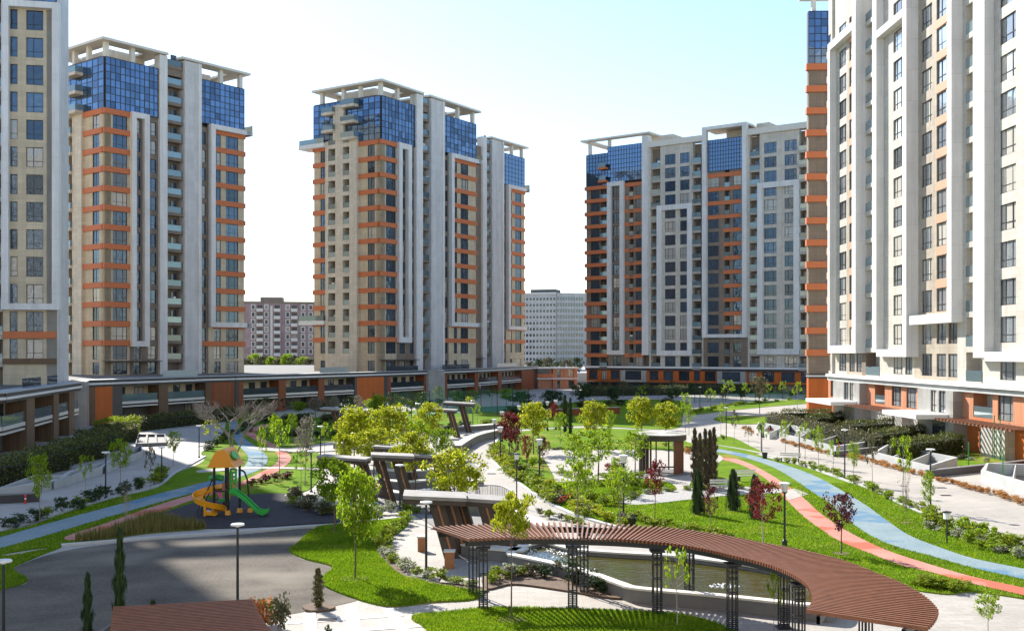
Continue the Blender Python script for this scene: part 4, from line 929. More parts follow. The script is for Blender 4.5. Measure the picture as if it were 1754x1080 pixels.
def tree_proto(kind, seed):
    """unit-height trees (height 1, crown width 1 at scale 1,1): returns trunk mesh, crown mesh"""
    rs = np.random.RandomState(seed); rnd = random.Random(seed); t = MB(); C = None; tip = []
    def limb(p, q, r0, r1, seg=3, wob=.02, n=5):
        prev = Vector(p); rr = r0
        for k in range(1, seg + 1):
            f = k / seg; x = Vector(p).lerp(Vector(q), f) + Vector((rnd.uniform(-wob, wob), rnd.uniform(-wob, wob), 0)) * (1 if k < seg else .3)
            r = r0 + (r1 - r0) * f; t.tube(prev, x, rr, r, n, 0, k == seg); prev = x; rr = r
        return prev
    if kind in ('round', 'sparse', 'slim', 'high'):
        z0 = {'round': .40, 'sparse': .40, 'slim': .45, 'high': .64}[kind]; tr = .018
        top = limb((0, 0, 0), (rnd.uniform(-.02, .02), rnd.uniform(-.02, .02), .86), tr, .005, 6, .014, 7)
        n = {'round': 20, 'sparse': 16, 'slim': 10, 'high': 18}[kind]
        for k in range(n):
            z = z0 + (.90 - z0) * ((k + rnd.random()) / n); a = k * 2.4 + rnd.uniform(-.5, .5)
            prof = math.sin(math.pi * min(1, max(.12, (z - z0 + .10) / (1.06 - z0)))) ** .7
            rr = .40 * prof * rnd.uniform(.65, 1.1)
            e = Vector((math.cos(a) * rr, math.sin(a) * rr, z + rr * .35 * rnd.uniform(.4, 1.2)))
            limb((0, 0, z * .94), e, .0065, .002, 3, .015, 4); tip.append(e)
            if kind != 'slim': tip.append(Vector((0, 0, z)).lerp(e, .55) + Vector((rnd.uniform(-.06, .06), rnd.uniform(-.06, .06), rnd.uniform(-.02, .05))))
        tip.append(Vector((0, 0, .93)))
        if kind == 'round': C = clump_pts(tip, [rnd.uniform(.08, .145) for _ in tip], 72, rs); sz = .024
        elif kind == 'high': C = clump_pts(tip, [rnd.uniform(.07, .13) for _ in tip], 75, rs, .45); sz = .020
        elif kind == 'sparse': C = clump_pts(tip, [rnd.uniform(.07, .13) for _ in tip], 34, rs); sz = .026
        else: C = clump_pts(tip, [rnd.uniform(.08, .14) for _ in tip], 26, rs); sz = .036
    elif kind == 'bare':
        tops = []
        for k in range(3):
            a = k * 2.1 + .4; e = Vector((math.cos(a) * .09, math.sin(a) * .09, .30)); limb((0, 0, 0), e, .012, .009, 3, .02, 6)
            for j in range(4):
                b_ = a + rnd.uniform(-1.3, 1.3); e2 = e + Vector((math.cos(b_) * .16, math.sin(b_) * .16, .22 + rnd.uniform(-.05, .07))); limb(e, e2, .008, .005, 3, .02, 5)
                for i in range(5):
                    c_ = b_ + rnd.uniform(-1.2, 1.2); e3 = e2 + Vector((math.cos(c_) * .16, math.sin(c_) * .16, .15 + rnd.uniform(-.07, .08))); limb(e2, e3, .005, .0028, 3, .025, 4)
                    for h in range(7):
                        d_ = c_ + rnd.uniform(-1.3, 1.3); e4 = e3 + Vector((math.cos(d_) * .10, math.sin(d_) * .10, .10 + rnd.uniform(-.08, .06))); limb(e3, e4, .0034, .0014, 2, .02, 3)
        C = None
    elif kind == 'twig':
        limb((0, 0, 0), (.01, 0, .6), .014, .008, 4, .01)
        for k in range(34):
            z = .25 + .6 * rnd.random(); a = rnd.uniform(0, 6.28); r = rnd.uniform(.12, .42) * (1.1 - z * .6)
            e = Vector((math.cos(a) * r, math.sin(a) * r, min(1, z + r * 1.1 + .08))); limb((0, 0, z * .7), e, .004, .0012, 3, .02, 3); tip.append(e)
        C = clump_pts(tip, [.05] * len(tip), 5, rs); sz = .016
    elif kind == 'column':
        limb((0, 0, 0), (0, 0, .3), .03, .02, 2, 0)
        n = 1500; z = rs.rand(n) ** .85; r = .5 * np.minimum(1, np.minimum((z + .03) * 9, (1.02 - z) * 2.6)) ** .6 * (.8 + .35 * np.sin(z * 40 + rs.rand(n) * 2))
        a = rs.rand(n) * 6.28; q = r * (.55 + .45 * rs.rand(n)); C = np.c_[np.cos(a) * q, np.sin(a) * q, .03 + z * .97]; sz = None
        V = []; up = np.array([0, 0, 1.])
        s = .030 * (.7 + .8 * rs.rand(n)); rad = np.c_[np.cos(a), np.sin(a), np.zeros(n)]; tan = np.c_[-np.sin(a), np.cos(a), np.zeros(n)]
        d = rad * .9 * 2.2 + up * .8; V = np.stack([C, C + tan * (s * 2.0)[:, None] + up * (s * .6)[:, None], C + rad * (s * 2.4)[:, None] + up * (s * 1.6)[:, None], C - tan * (s * 2.0)[:, None] + up * (s * .6)[:, None]], 1)
        return t.mesh('trunk'), mesh_np('crown', V.reshape(-1, 3), np.arange(n * 4).reshape(-1, 4))
    elif kind == 'weeping':
        limb((0, 0, 0), (0, 0, .9), .045, .01, 4, .01)
        n = 2200; z = rs.rand(n) ** .9; r = .5 * (.42 + .62 * (1 - z)) * np.minimum(1, (1.03 - z) * 6) ** .5; a = rs.rand(n) * 6.28
        r *= .78 + .3 * np.sin(a * 5 + z * 9); q = r * (.5 + .5 * rs.rand(n)); C = np.c_[np.cos(a) * q, np.sin(a) * q, .12 + z * .86]
        s = .035 * (.6 + .8 * rs.rand(n)); tan = np.c_[-np.sin(a), np.cos(a), np.zeros(n)]; rad = np.c_[np.cos(a), np.sin(a), np.zeros(n)]; dn = np.array([0, 0, -1.])
        V = np.stack([C, C + tan * s[:, None] + dn * s[:, None], C + rad * (s * .5)[:, None] + dn * (s * 3)[:, None], C - tan * s[:, None] + dn * s[:, None]], 1)
        return t.mesh('trunk'), mesh_np('crown', V.reshape(-1, 3), np.arange(n * 4).reshape(-1, 4))
    elif kind == 'shrub':
        for k in range(9):
            a = rnd.uniform(0, 6.28); r = rnd.uniform(.08, .40); e = Vector((math.cos(a) * r, math.sin(a) * r, rnd.uniform(.45, .82))); limb((0, 0, 0), e, .012, .005, 2, .02, 4); tip.append(e)
        tip += [Vector((rnd.uniform(-.3, .3), rnd.uniform(-.3, .3), rnd.uniform(.2, .55))) for _ in range(9)]
        C = clump_pts(tip, [rnd.uniform(.14, .24) for _ in tip], 34, rs); C[:, 2] = np.clip(C[:, 2], .03, None); sz = .055
    elif kind == 'ball':
        limb((0, 0, 0), (0, 0, .6), .03, .025, 2, .005)
        n = 1100; d = rs.randn(n, 3); d /= np.linalg.norm(d, axis=1)[:, None]; C = d * (.46 + .05 * np.sin(d[:, :1] * 9) + .03 * rs.randn(n, 1)) * np.array([1, 1, .62]); C[:, 2] += .68; sz = .032
    if C is None: return t.mesh('trunk'), None
    V, Fc = leaves(C, sz, rs); return t.mesh('trunk'), mesh_np('crown', V, Fc)
PROTO = {}
for kd, ns in (('round', 6), ('high', 2), ('sparse', 4), ('slim', 4), ('bare', 1), ('twig', 2), ('column', 3), ('weeping', 2), ('shrub', 5), ('ball', 2)):
    PROTO[kd] = [tree_proto(kd, 11 * k + len(kd)) for k in range(ns)]
CM = {}
def coloured(me, mat):
    """copy of a crown mesh in another leaf colour, made once"""
    k = (me.name, mat)
    if k not in CM: c = me.copy(); c.materials.clear(); c.materials.append(M(mat)); CM[k] = c
    return CM[k]
NPL = [0]
def plant(name, kind, px, by, ty, wpx, leaf, label, cat='tree', bark='bark', group=None, h=None, w=None, parts=('trunk', 'crown'), at=None):
    p = at or G(px, by); m = mpp(by) if not at else at.y / FP
    H = h or (by - ty) * m; W = w or wpx * m * (1.18 if kind in ('round', 'sparse', 'slim', 'high') else 1)
    k = NPL[0]; NPL[0] += 1; tm, cm = PROTO[kind][k % len(PROTO[kind])]
    r = thing(name, label, cat, p, group, rotz=(k * 2.39) % 6.28)
    r.scale = (W, W, H)
    t = obj(parts[0], coloured(tm, bark), bark, r)
    if cm: obj(parts[1], coloured(cm, leaf), leaf, r)
    return r
Y, GR = 'leaf_yellow', 'leaf_green'
TREES = [  # kind, base px, base row, top row, crown width px, leaf, label, bark
 ('maple_tree', 'round', 608, 993, 803, 84, GR, 'single trunk green tree standing on the bright front lawn', 'bark'),
 ('maple_tree', 'round', 573, 912, 783, 84, GR, 'dense green tree beside the end of the green slide', 'bark'),
 ('maple_tree', 'high', 877, 1064, 847, 76, Y, 'yellow green tree on the bottom lawn in front of the pergola', 'bark'),
 ('maple_tree', 'round', 777, 893, 768, 96, Y, 'broad yellow green tree above the near slanted canopies', 'bark'),
 ('maple_tree', 'round', 711, 846, 738, 66, Y, 'yellow green tree beside the thin black lamp among the canopies', 'bark'),
 ('maple_tree', 'round', 607, 800, 697, 78, Y, 'yellow leafed tree left of the canopies, leftmost of that clump', 'bark'),
 ('maple_tree', 'round', 668, 806, 694, 78, Y, 'yellow leafed tree in the middle of the canopy clump', 'bark'),
 ('maple_tree', 'round', 640, 823, 733, 84, Y, 'low yellow tree at the front of the canopy clump', 'bark'),
 ('maple_tree', 'round', 732, 782, 690, 52, Y, 'slender yellow tree behind the canopies, right of the clump', 'bark'),
 ('maple_tree', 'round', 757, 800, 733, 44, GR, 'small green tree at the bend of the wide white path', 'bark'),
 ('maple_tree', 'round', 914, 778, 687, 60, Y, 'bright yellow tree next to the dark red maples by the white path', 'bark'),
 ('maple_tree', 'round', 1018, 772, 686, 54, Y, 'tall yellow tree on the far garden lawn right of two cypresses', 'bark'),
 ('maple_tree', 'round', 1099, 765, 680, 48, Y, 'yellow tree behind the gazebo roof, left of a pair', 'bark'),
 ('maple_tree', 'round', 1141, 765, 688, 52, Y, 'yellow tree behind the gazebo roof, right of a pair', 'bark'),
 ('maple_tree', 'sparse', 1024, 827, 730, 76, GR, 'green open crowned tree on the paved court left of the gazebo', 'bark'),
 ('maple_tree', 'sparse', 1088, 818, 738, 58, GR, 'green open tree just left of the gazebo post', 'bark'),
 ('maple_tree', 'sparse', 984, 818, 741, 50, GR, 'light green tree on the paved court, leftmost there', 'bark'),
 ('maple_tree', 'round', 690, 838, 760, 50, Y, 'small yellow tree between two canopy slabs right of the clump', 'bark'),
 ('maple_tree', 'round', 628, 790, 712, 50, Y, 'yellow tree at the back of the canopy clump', 'bark'),
 ('maple_tree', 'round', 590, 822, 742, 44, Y, 'yellow tree over the long low canopy', 'bark'),
 ('maple_tree', 'round', 800, 868, 800, 52, Y, 'low yellow tree beside the curved railing', 'bark'),
 ('maple_tree', 'sparse', 720, 800, 716, 46, GR, 'green tree between the canopies and the white path bend', 'bark'),
 ('maple_tree', 'sparse', 1002, 842, 768, 46, GR, 'light green tree on the garden lawn before the court', 'bark'),
 ('maple_tree', 'sparse', 1058, 850, 782, 40, GR, 'light green tree beside the red shrub on the garden lawn', 'bark'),
 ('young_tree', 'sparse', 990, 903, 785, 66, GR, 'thin tree with few leaves beside the white path near the pond', 'bark_grey'),
 ('young_tree', 'sparse', 1062, 904, 800, 60, GR, 'thin open tree behind the pergola slats right of the red bicycle', 'bark_grey'),
 ('red_maple', 'sparse', 1307, 938, 820, 62, 'leaf_red', 'red leafed maple on the lawn beside the white urn lamp', 'bark_pale'),
 ('red_maple', 'sparse', 1441, 950, 843, 62, 'leaf_redbrown', 'dark purple maple between the red and blue tracks', 'bark'),
 ('red_maple', 'sparse', 1122, 891, 786, 36, 'leaf_red', 'small red maple in front of the gazebo', 'bark'),
 ('red_maple', 'round', 873, 785, 706, 44, 'leaf_red', 'crimson maple by the row of urn lamps on the white path', 'bark'),
 ('red_maple', 'sparse', 883, 800, 732, 26, 'leaf_redbrown', 'small dark maple leaning beside the crimson maple', 'bark'),
 ('red_maple', 'sparse', 902, 814, 744, 24, 'leaf_red', 'small red tree left of the urn lamp on the garden lawn', 'bark'),
 ('red_maple', 'sparse', 930, 806, 746, 30, 'leaf_redbrown', 'pinkish thin tree behind the urn lamp on the garden lawn', 'bark_grey'),
 ('red_maple', 'sparse', 949, 738, 688, 18, 'leaf_red', 'little red tree between the far urn lamps', 'bark'),
 ('red_maple', 'sparse', 1217, 915, 830, 28, 'leaf_redbrown', 'leaning pale trunk tree with few reddish leaves on the lawn', 'bark_pale'),
 ('young_tree', 'sparse', 68, 897, 776, 44, GR, 'green young tree nearest the left edge beside the road', 'bark_grey'),
 ('young_tree', 'slim', 146, 853, 777, 26, GR, 'thin young tree behind the left shrub row, second along the road', 'bark_grey'),
 ('young_tree', 'sparse', 206, 838, 750, 42, GR, 'leafy young tree in front of the left light wells', 'bark_grey'),
 ('young_tree', 'slim', 257, 840, 762, 22, 'leaf_olive', 'bare looking thin tree on the left lawn strip', 'bark_grey'),
 ('young_tree', 'sparse', 297, 798, 737, 28, GR, 'young tree on the sunlit road patch left of the playground', 'bark_grey'),
 ('twiggy_tree', 'twig', 216, 905, 826, 36, 'leaf_olive', 'pale twiggy shrub tree at the edge of the asphalt plaza', 'bark_pale'),
 ('young_tree', 'slim', 362, 770, 718, 30, Y, 'yellow green young tree in front of the bare tree', 'bark_grey'),
 ('young_tree', 'slim', 449, 822, 727, 18, GR, 'very thin sapling on the red track bend, left of a pair', 'bark_grey'),
 ('young_tree', 'slim', 479, 817, 716, 34, GR, 'thin sapling with drooping green tufts beside the red track bend', 'bark_grey'),
 ('young_tree', 'sparse', 523, 834, 712, 40, 'leaf_grey', 'pale pruned tree with pollarded limbs on the shaded lawn', 'bark_pale'),
 ('young_tree', 'slim', 515, 842, 770, 26, GR, 'small light green tree at the edge of the playground lawn', 'bark_grey'),
 ('young_tree', 'slim', 556, 778, 722, 22, GR, 'thin tree with pale leaves in the shaded garden', 'bark_grey'),
 ('broadleaf_tree', 'round', 645, 732, 676, 30, GR, 'green tree standing before the orange podium panel', 'bark'),
 ('young_tree', 'slim', 705, 735, 684, 22, Y, 'small yellow tree in front of the dark podium bays', 'bark'),
 ('young_tree', 'slim', 803, 735, 678, 22, Y, 'thin yellow tree beside the far flat canopy', 'bark_grey'),
 ('young_tree', 'slim', 818, 730, 690, 18, GR, 'thin green tree beside the green court fence', 'bark_grey'),
 ('young_tree', 'slim', 1174, 742, 672, 20, GR, 'thin spire like tree right of the yellow pair behind the gazebo', 'bark_grey'),
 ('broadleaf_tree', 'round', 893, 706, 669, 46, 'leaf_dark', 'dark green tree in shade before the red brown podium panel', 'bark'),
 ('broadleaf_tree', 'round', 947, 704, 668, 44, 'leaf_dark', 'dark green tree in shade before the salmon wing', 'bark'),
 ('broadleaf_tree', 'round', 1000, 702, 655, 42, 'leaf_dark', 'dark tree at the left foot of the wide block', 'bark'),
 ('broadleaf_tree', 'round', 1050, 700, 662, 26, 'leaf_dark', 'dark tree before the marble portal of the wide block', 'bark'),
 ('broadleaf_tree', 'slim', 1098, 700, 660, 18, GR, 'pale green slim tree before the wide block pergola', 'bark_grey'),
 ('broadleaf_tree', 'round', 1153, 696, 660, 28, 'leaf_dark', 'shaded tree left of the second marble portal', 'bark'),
 ('young_tree', 'slim', 1217, 702, 664, 22, GR, 'young tree on the far right lawn, leftmost of the row', 'bark_grey'),
 ('young_tree', 'slim', 1247, 694, 650, 24, GR, 'young tree before the second marble portal of the wide block', 'bark_grey'),
 ('young_tree', 'slim', 1277, 692, 654, 14, GR, 'narrow young tree third along the far right lawn', 'bark_grey'),
 ('broadleaf_tree', 'sparse', 1301, 708, 643, 34, 'leaf_olive', 'brownish broad tree on the far right lawn', 'bark'),
 ('young_tree', 'slim', 1316, 683, 656, 16, GR, 'small young tree right of the brownish tree', 'bark_grey'),
 ('young_tree', 'slim', 1341, 687, 652, 14, GR, 'small young tree second from the orange base of the sunlit tower', 'bark_grey'),
 ('young_tree', 'slim', 1366, 699, 652, 18, GR, 'young tree nearest the orange base of the sunlit tower', 'bark_grey'),
 ('sapling', 'slim', 1235, 750, 688, 14, GR, 'bare stake like sapling at the far bend of the right path', 'bark_pale'),
 ('sapling', 'slim', 1258, 761, 700, 16, 'leaf_olive', 'leaning sapling behind the brown cypresses by the right path', 'bark_pale'),
 ('sapling', 'slim', 1282, 768, 728, 14, 'leaf_olive', 'short crooked sapling at the small lawn tip', 'bark_pale'),
 ('sapling', 'slim', 1306, 780, 718, 20, GR, 'sapling crossing the lamp in front of the flower bed', 'bark_grey'),
 ('sapling', 'slim', 1345, 779, 718, 24, GR, 'sapling before the first long concrete light well', 'bark_grey'),
 ('sapling', 'slim', 1379, 786, 722, 24, GR, 'leafy sapling before the clipped hedges of the sunlit tower', 'bark_grey'),
 ('sapling', 'slim', 1427, 817, 752, 22, GR, 'thin sapling right of the red bollard on the right path', 'bark_grey'),
 ('sapling', 'slim', 1494, 842, 744, 24, 'leaf_olive', 'yellowish sapling before the second concrete light well', 'bark_grey'),
 ('sapling', 'slim', 1547, 869, 743, 38, GR, 'leafy sapling in front of the flower bed and second light well', 'bark_grey'),
 ('sapling', 'twig', 1552, 897, 800, 34, 'leaf_olive', 'nearly leafless sapling on the lawn beside the blue track', 'bark_grey'),
 ('sapling', 'slim', 1160, 1075, 935, 46, GR, 'climbing sapling with few leaves at a pergola column', 'bark_pale'),
 ('sapling', 'slim', 1326, 1092, 975, 30, GR, 'twisted climbing plant at the right pergola column', 'bark'),
 ('young_tree', 'sparse', 1693, 1092, 1012, 50, GR, 'small leafy tree at the lower right corner on the paving', 'bark_pale'),
]
for nm, kd, px, by, ty, w, lf, lab, bk in TREES: plant(nm, kd, px, by, ty, w, lf, lab, 'tree', bk)
plant('bare_tree', 'bare', 402, 782, 672, 150, None, 'large leafless tree with spreading grey branches in front of the podium', 'tree', 'bark_grey')
for px, by, ty, w, lf, lab in ((205, 1185, 914, 24, 'leaf_conifer', 'tall narrow dark cypress rising over the bottom left pergola'), (150, 1190, 990, 22, 'leaf_conifer', 'narrow cypress tip left of the tall cypress'), (262, 1205, 1034, 22, 'leaf_conifer', 'narrow cypress tip in front of the bottom left pergola'),
        (968, 742, 678, 10, 'leaf_conifer', 'thin black cypress on the far lawn, left of two'), (977, 744, 683, 9, 'leaf_conifer', 'thin black cypress on the far lawn, right of two'),
        (1190, 834, 737, 14, 'leaf_brown', 'browned cypress beside the gazebo, first of five'), (1199, 840, 745, 14, 'leaf_brown', 'browned cypress second from the gazebo'), (1208, 838, 738, 14, 'leaf_brown', 'browned cypress third from the gazebo'), (1216, 836, 740, 14, 'leaf_brown', 'browned cypress fourth from the gazebo'), (1223, 832, 735, 14, 'leaf_brown', 'browned cypress farthest from the gazebo in its row')):
    plant('cypress', 'column', px, by, ty, w, lf, lab, 'tree')
for px, by, ty, w, lab in ((1196, 882, 802, 30, 'dark weeping conifer in front of the browned cypresses'), (1256, 875, 800, 30, 'dark weeping conifer alone on the sunlit lawn'), (1292, 890, 809, 26, 'dark weeping conifer behind the red maple')):
    plant('weeping_conifer', 'weeping', px, by, ty, w, 'leaf_conifer', lab, 'tree')
plant('conical_shrub', 'column', 545, 1042, 975, 20, 'leaf_olive', 'small golden cone conifer at the asphalt corner', 'shrub', parts=('stem', 'foliage'))
SP = ('stem', 'foliage')
plant('flowering_shrub', 'shrub', 452, 1074, 1013, 68, 'petal_orange', 'round shrub covered in orange red flowers by the bottom left pergola', 'shrub', parts=SP)
plant('leafy_shrub', 'shrub', 478, 1085, 1008, 44, 'leaf_olive', 'loose green shrub beside the orange flowering shrub', 'shrub', parts=SP)
plant('leafy_shrub', 'shrub', 562, 1092, 1066, 14, 'leaf_dark', 'small dark shrub tip at the bottom paving edge', 'shrub', parts=SP)
plant('red_shrub', 'shrub', 1048, 817, 786, 32, 'leaf_red', 'dark red rounded shrub on the court beside an urn lamp', 'shrub', parts=SP)
plant('leafy_shrub', 'shrub', 1180, 778, 764, 18, 'petal_orange', 'pink flowering shrub just right of the gazebo', 'shrub', parts=SP)
for px, by, ty, w, lab in ((540, 716, 679, 24, 'pale clipped ball tree before the podium, left of three'), (573, 714, 678, 17, 'pale clipped ball tree before the podium, middle of three'), (613, 708, 676, 16, 'pale clipped ball tree before the orange panel')):
    plant('ball_tree', 'ball', px, by, ty, w, 'leaf_grey', lab, 'tree')

def row(name, pts, n, hpx, wpx, leaf, label, group, kind='shrub', jit=.25, seed=1, cat='shrub'):
    rnd = random.Random(seed); P = [G(*p).xy for p in catmull(pts, 8, False)]
    d = [0]
    for a, b in zip(P[:-1], P[1:]): d.append(d[-1] + (b - a).length)
    lf = leaf if isinstance(leaf, (list, tuple)) else [leaf]
    for k in range(n):
        s = d[-1] * (k + .5 + rnd.uniform(-.3, .3)) / n; i = max(j for j in range(len(d)) if d[j] <= s + 1e-9); i = min(i, len(P) - 2)
        q = P[i].lerp(P[i + 1], (s - d[i]) / max(1e-6, d[i + 1] - d[i])); q = Vector((q.x + rnd.uniform(-jit, jit), q.y + rnd.uniform(-jit, jit), .03))
        plant(name, kind, 0, 0, 0, 0, rnd.choice(lf), label, cat, 'bark', group, h=hpx * rnd.uniform(.7, 1.25), w=wpx * rnd.uniform(.8, 1.2), parts=SP, at=q)
SH = 'leaf_shrub'
row('shrub', [(0, 908), (60, 893), (130, 872), (200, 850), (262, 832), (285, 812)], 20, .95, 1.1, [SH, 'leaf_dark'], 'low green shrub in the row along the left road', 'shrubs along the left road', seed=1)
row('shrub', [(846, 770), (852, 792), (880, 815), (920, 842), (960, 866), (1010, 884), (1070, 902)], 34, .85, 1.15, [SH, Y, SH], 'bright green shrub in the row edging the wide white path', 'shrubs edging the wide white path', seed=2, jit=.4)
row('shrub', [(1090, 890), (1140, 908), (1200, 918), (1260, 926)], 12, .6, .9, SH, 'low shrub behind the pergola slats on the garden lawn edge', 'shrubs behind the pergola', seed=3)
row('shrub', [(1330, 790), (1375, 798), (1440, 818), (1490, 838), (1540, 862), (1590, 884)], 26, .6, .85, [SH, GR], 'small shrub in the row between the right path and lawn', 'shrubs along the right path', seed=4)
row('shrub', [(1585, 893), (1620, 908), (1660, 918), (1690, 932), (1754, 950)], 16, .95, 1.1, [SH, GR], 'fuller shrub in the row at the lower right path edge', 'fuller shrubs at the lower right', seed=5, jit=.35)
row('shrub', [(1560, 1003), (1600, 1010), (1650, 1014)], 8, .5, .9, SH, 'low shrub beside the outer rim of the pergola', 'shrubs at the pergola rim', seed=6, jit=.3)
row('shrub', [(652, 945), (670, 925), (690, 905), (700, 890)], 11, .7, .85, [SH, GR], 'green shrub in the row left of the narrow white path', 'shrubs left of the narrow path', seed=7)
row('flowering_shrub', [(655, 945), (680, 970), (715, 985), (760, 997), (825, 1006)], 16, .5, .75, [SH, 'petal_white'], 'small flowering shrub in the bed below the narrow path', 'flowering shrubs below the narrow path', seed=8, jit=.2)
row('flowering_shrub', [(840, 1000), (870, 990), (905, 985)], 7, .6, .8, [SH, 'petal_white'], 'leafy flowering shrub at the left pergola columns', 'shrubs at the left pergola columns', seed=9)
row('lavender_bush', [(905, 990), (950, 985), (1000, 1000), (1060, 1016)], 14, .75, .9, ['leaf_olive', 'leaf_dark'], 'grey lavender like bush against the pond wall', 'grey bushes against the pond wall', seed=10, jit=.5)
row('shrub', [(497, 868), (530, 872), (570, 882), (640, 884), (680, 880)], 16, .75, .95, ['leaf_olive', SH, 'petal_white'], 'olive shrub in the bed between playground and canopies', 'shrubs between playground and canopies', seed=11, jit=.4)
row('grass_clump', [(500, 850), (510, 862), (540, 868)], 6, .9, 1.0, 'leaf_olive', 'tawny grass clump at the edge of the dark playground', 'tawny clumps at the playground edge', seed=12)
row('red_shrub', [(425, 834), (460, 826), (500, 818)], 6, .6, .9, 'leaf_redbrown', 'low reddish shrub between the red track and playground lawn', 'reddish shrubs by the red track', seed=13)
row('grass_clump', [(787, 772), (815, 757), (845, 749), (868, 745)], 12, .5, .9, [SH, 'leaf_olive'], 'low grassy shrub on the inner side of the white path bend', 'grassy shrubs inside the path bend', seed=14)
row('flowering_shrub', [(1068, 858), (1110, 848), (1170, 842), (1230, 838), (1335, 838)], 22, .45, .7, ['petal_white', SH], 'white flowered low shrub in the pebble bed', 'white shrubs in the pebble bed', seed=15, jit=.35)
row('shrub', [(970, 832), (1020, 834), (1080, 832), (1130, 835)], 12, .55, 1.1, [SH, GR], 'low shrub in front of the paved court', 'shrubs in front of the court', seed=16, jit=.5)
row('dark_bush', [(940, 772), (1000, 770), (1060, 770)], 9, .4, .9, 'leaf_hedge', 'low dark shrub on the far edge of the court', 'dark shrubs on the far court edge', seed=17)
row('flower_clump', [(1338, 757), (1365, 764), (1395, 772), (1418, 778)], 24, .42, .7, 'petal_mixed', 'orange flower clump beside the first right light well', 'flowers beside the first light well', seed=18, cat='flowers')
row('flower_clump', [(1452, 782), (1490, 791), (1530, 803), (1590, 818)], 34, .42, .65, 'petal_mixed', 'orange flower clump beside the second right light well', 'flowers beside the second light well', seed=19, cat='flowers')
row('flower_clump', [(1600, 822), (1650, 834), (1700, 848), (1754, 866)], 32, .42, .65, 'petal_mixed', 'red and yellow flower clump beside the third right light well', 'flowers beside the third light well', seed=20, cat='flowers')
row('flower_clump', [(1272, 735), (1290, 742), (1310, 748)], 10, .42, .7, 'petal_mixed', 'rust coloured flower clump at the far right light well', 'flowers at the far light well', seed=21, cat='flowers')
row('shrub', [(1180, 712), (1230, 700), (1300, 690), (1380, 684)], 16, .8, 1.6, [SH, GR], 'sunlit shrub on the far right lawn edge', 'shrubs on the far right lawn', seed=22, jit=.8)
row('shrub', [(1190, 762), (1215, 756), (1240, 752)], 5, .5, .9, SH, 'small shrub at the small triangular lawn', 'shrubs at the triangular lawn', seed=23)
row('shrub', [(1120, 762), (1170, 768), (1200, 780), (1225, 788)], 7, .5, .8, [SH, 'petal_white'], 'low shrub behind the gazebo', 'shrubs behind the gazebo', seed=24)
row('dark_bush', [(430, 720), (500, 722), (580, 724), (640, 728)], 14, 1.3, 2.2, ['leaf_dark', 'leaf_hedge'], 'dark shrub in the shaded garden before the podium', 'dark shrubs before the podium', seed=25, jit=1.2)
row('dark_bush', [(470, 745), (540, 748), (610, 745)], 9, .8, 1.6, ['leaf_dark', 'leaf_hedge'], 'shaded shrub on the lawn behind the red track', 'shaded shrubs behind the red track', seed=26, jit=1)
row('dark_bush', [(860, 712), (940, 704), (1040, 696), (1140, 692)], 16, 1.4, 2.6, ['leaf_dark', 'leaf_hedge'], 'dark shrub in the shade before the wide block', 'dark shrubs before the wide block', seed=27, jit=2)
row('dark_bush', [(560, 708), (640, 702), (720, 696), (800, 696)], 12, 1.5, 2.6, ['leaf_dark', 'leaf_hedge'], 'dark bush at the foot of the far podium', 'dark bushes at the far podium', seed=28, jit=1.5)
row('shrub', [(350, 775), (372, 765), (385, 752)], 6, .9, 1.3, [SH, 'leaf_dark'], 'green shrub around the foot of the bare tree', 'shrubs around the bare tree', seed=29)
row('shrub', [(770, 735), (820, 728), (860, 724)], 7, .7, 1.4, [SH, 'leaf_dark'], 'shrub beside the far flat canopy', 'shrubs beside the far canopy', seed=30, jit=.8)
row('leafy_plant', [(1585, 782), (1640, 786), (1690, 792)], 7, .5, .8, ['leaf_olive', 'petal_white'], 'straggly plant on the small lawn by the tower entrance', 'plants on the entrance lawn', seed=31, jit=.4)
row('shrub', [(852, 768), (862, 790), (892, 812), (930, 838), (972, 862), (1020, 878), (1080, 897)], 30, .8, 1.2, [SH, Y, GR, 'leaf_olive'], 'leafy shrub in the second line behind the white path edging', 'second line of shrubs by the white path', seed=41, jit=.7)
row('shrub', [(965, 845), (1000, 855), (1040, 862), (1060, 872)], 9, .7, 1.1, [SH, Y], 'yellow green shrub between the bicycle and the pebble bed', 'shrubs between bicycle and pebble bed', seed=42, jit=.8)
row('shrub', [(862, 782), (880, 792), (900, 800), (925, 796)], 9, .8, 1.1, [SH, 'leaf_olive', GR], 'shrub under the red maples by the white path', 'shrubs under the red maples', seed=43, jit=.7)
row('shrub', [(955, 815), (1000, 820), (1060, 818), (1110, 818)], 9, .6, 1.0, [SH, GR], 'shrub at the front edge of the paved court', 'shrubs at the front court edge', seed=44, jit=.5)
row('leafy_plant', [(770, 885), (730, 880), (700, 876), (665, 872)], 9, .6, .9, ['leaf_olive', 'petal_white', SH], 'low plant among stones below the leaning planks', 'plants below the leaning planks', seed=45, jit=.5)
row('grass_clump', [(920, 880), (945, 888), (980, 895), (1010, 905)], 8, .45, .7, ['leaf_olive', SH], 'grassy tuft between the white path and the pond wall', 'tufts between path and pond', seed=46, jit=.3)
row('shrub', [(400, 745), (450, 728), (520, 732), (600, 735)], 12, .9, 1.7, ['leaf_dark', 'leaf_hedge', SH], 'shrub in the shaded lawn beyond the tracks', 'shrubs beyond the tracks', seed=47, jit=1.2)
row('shrub', [(690, 745), (730, 735), (770, 742)], 8, 1.0, 1.5, ['leaf_dark', SH], 'shrub under the canopies at the court fence', 'shrubs under the far canopies', seed=48, jit=1)
row('shrub', [(1590, 905), (1640, 922), (1700, 942), (1754, 962)], 14, .6, .9, [SH, GR, 'petal_white'], 'small shrub in front of the fuller lower right row', 'small shrubs before the lower right row', seed=49, jit=.3)
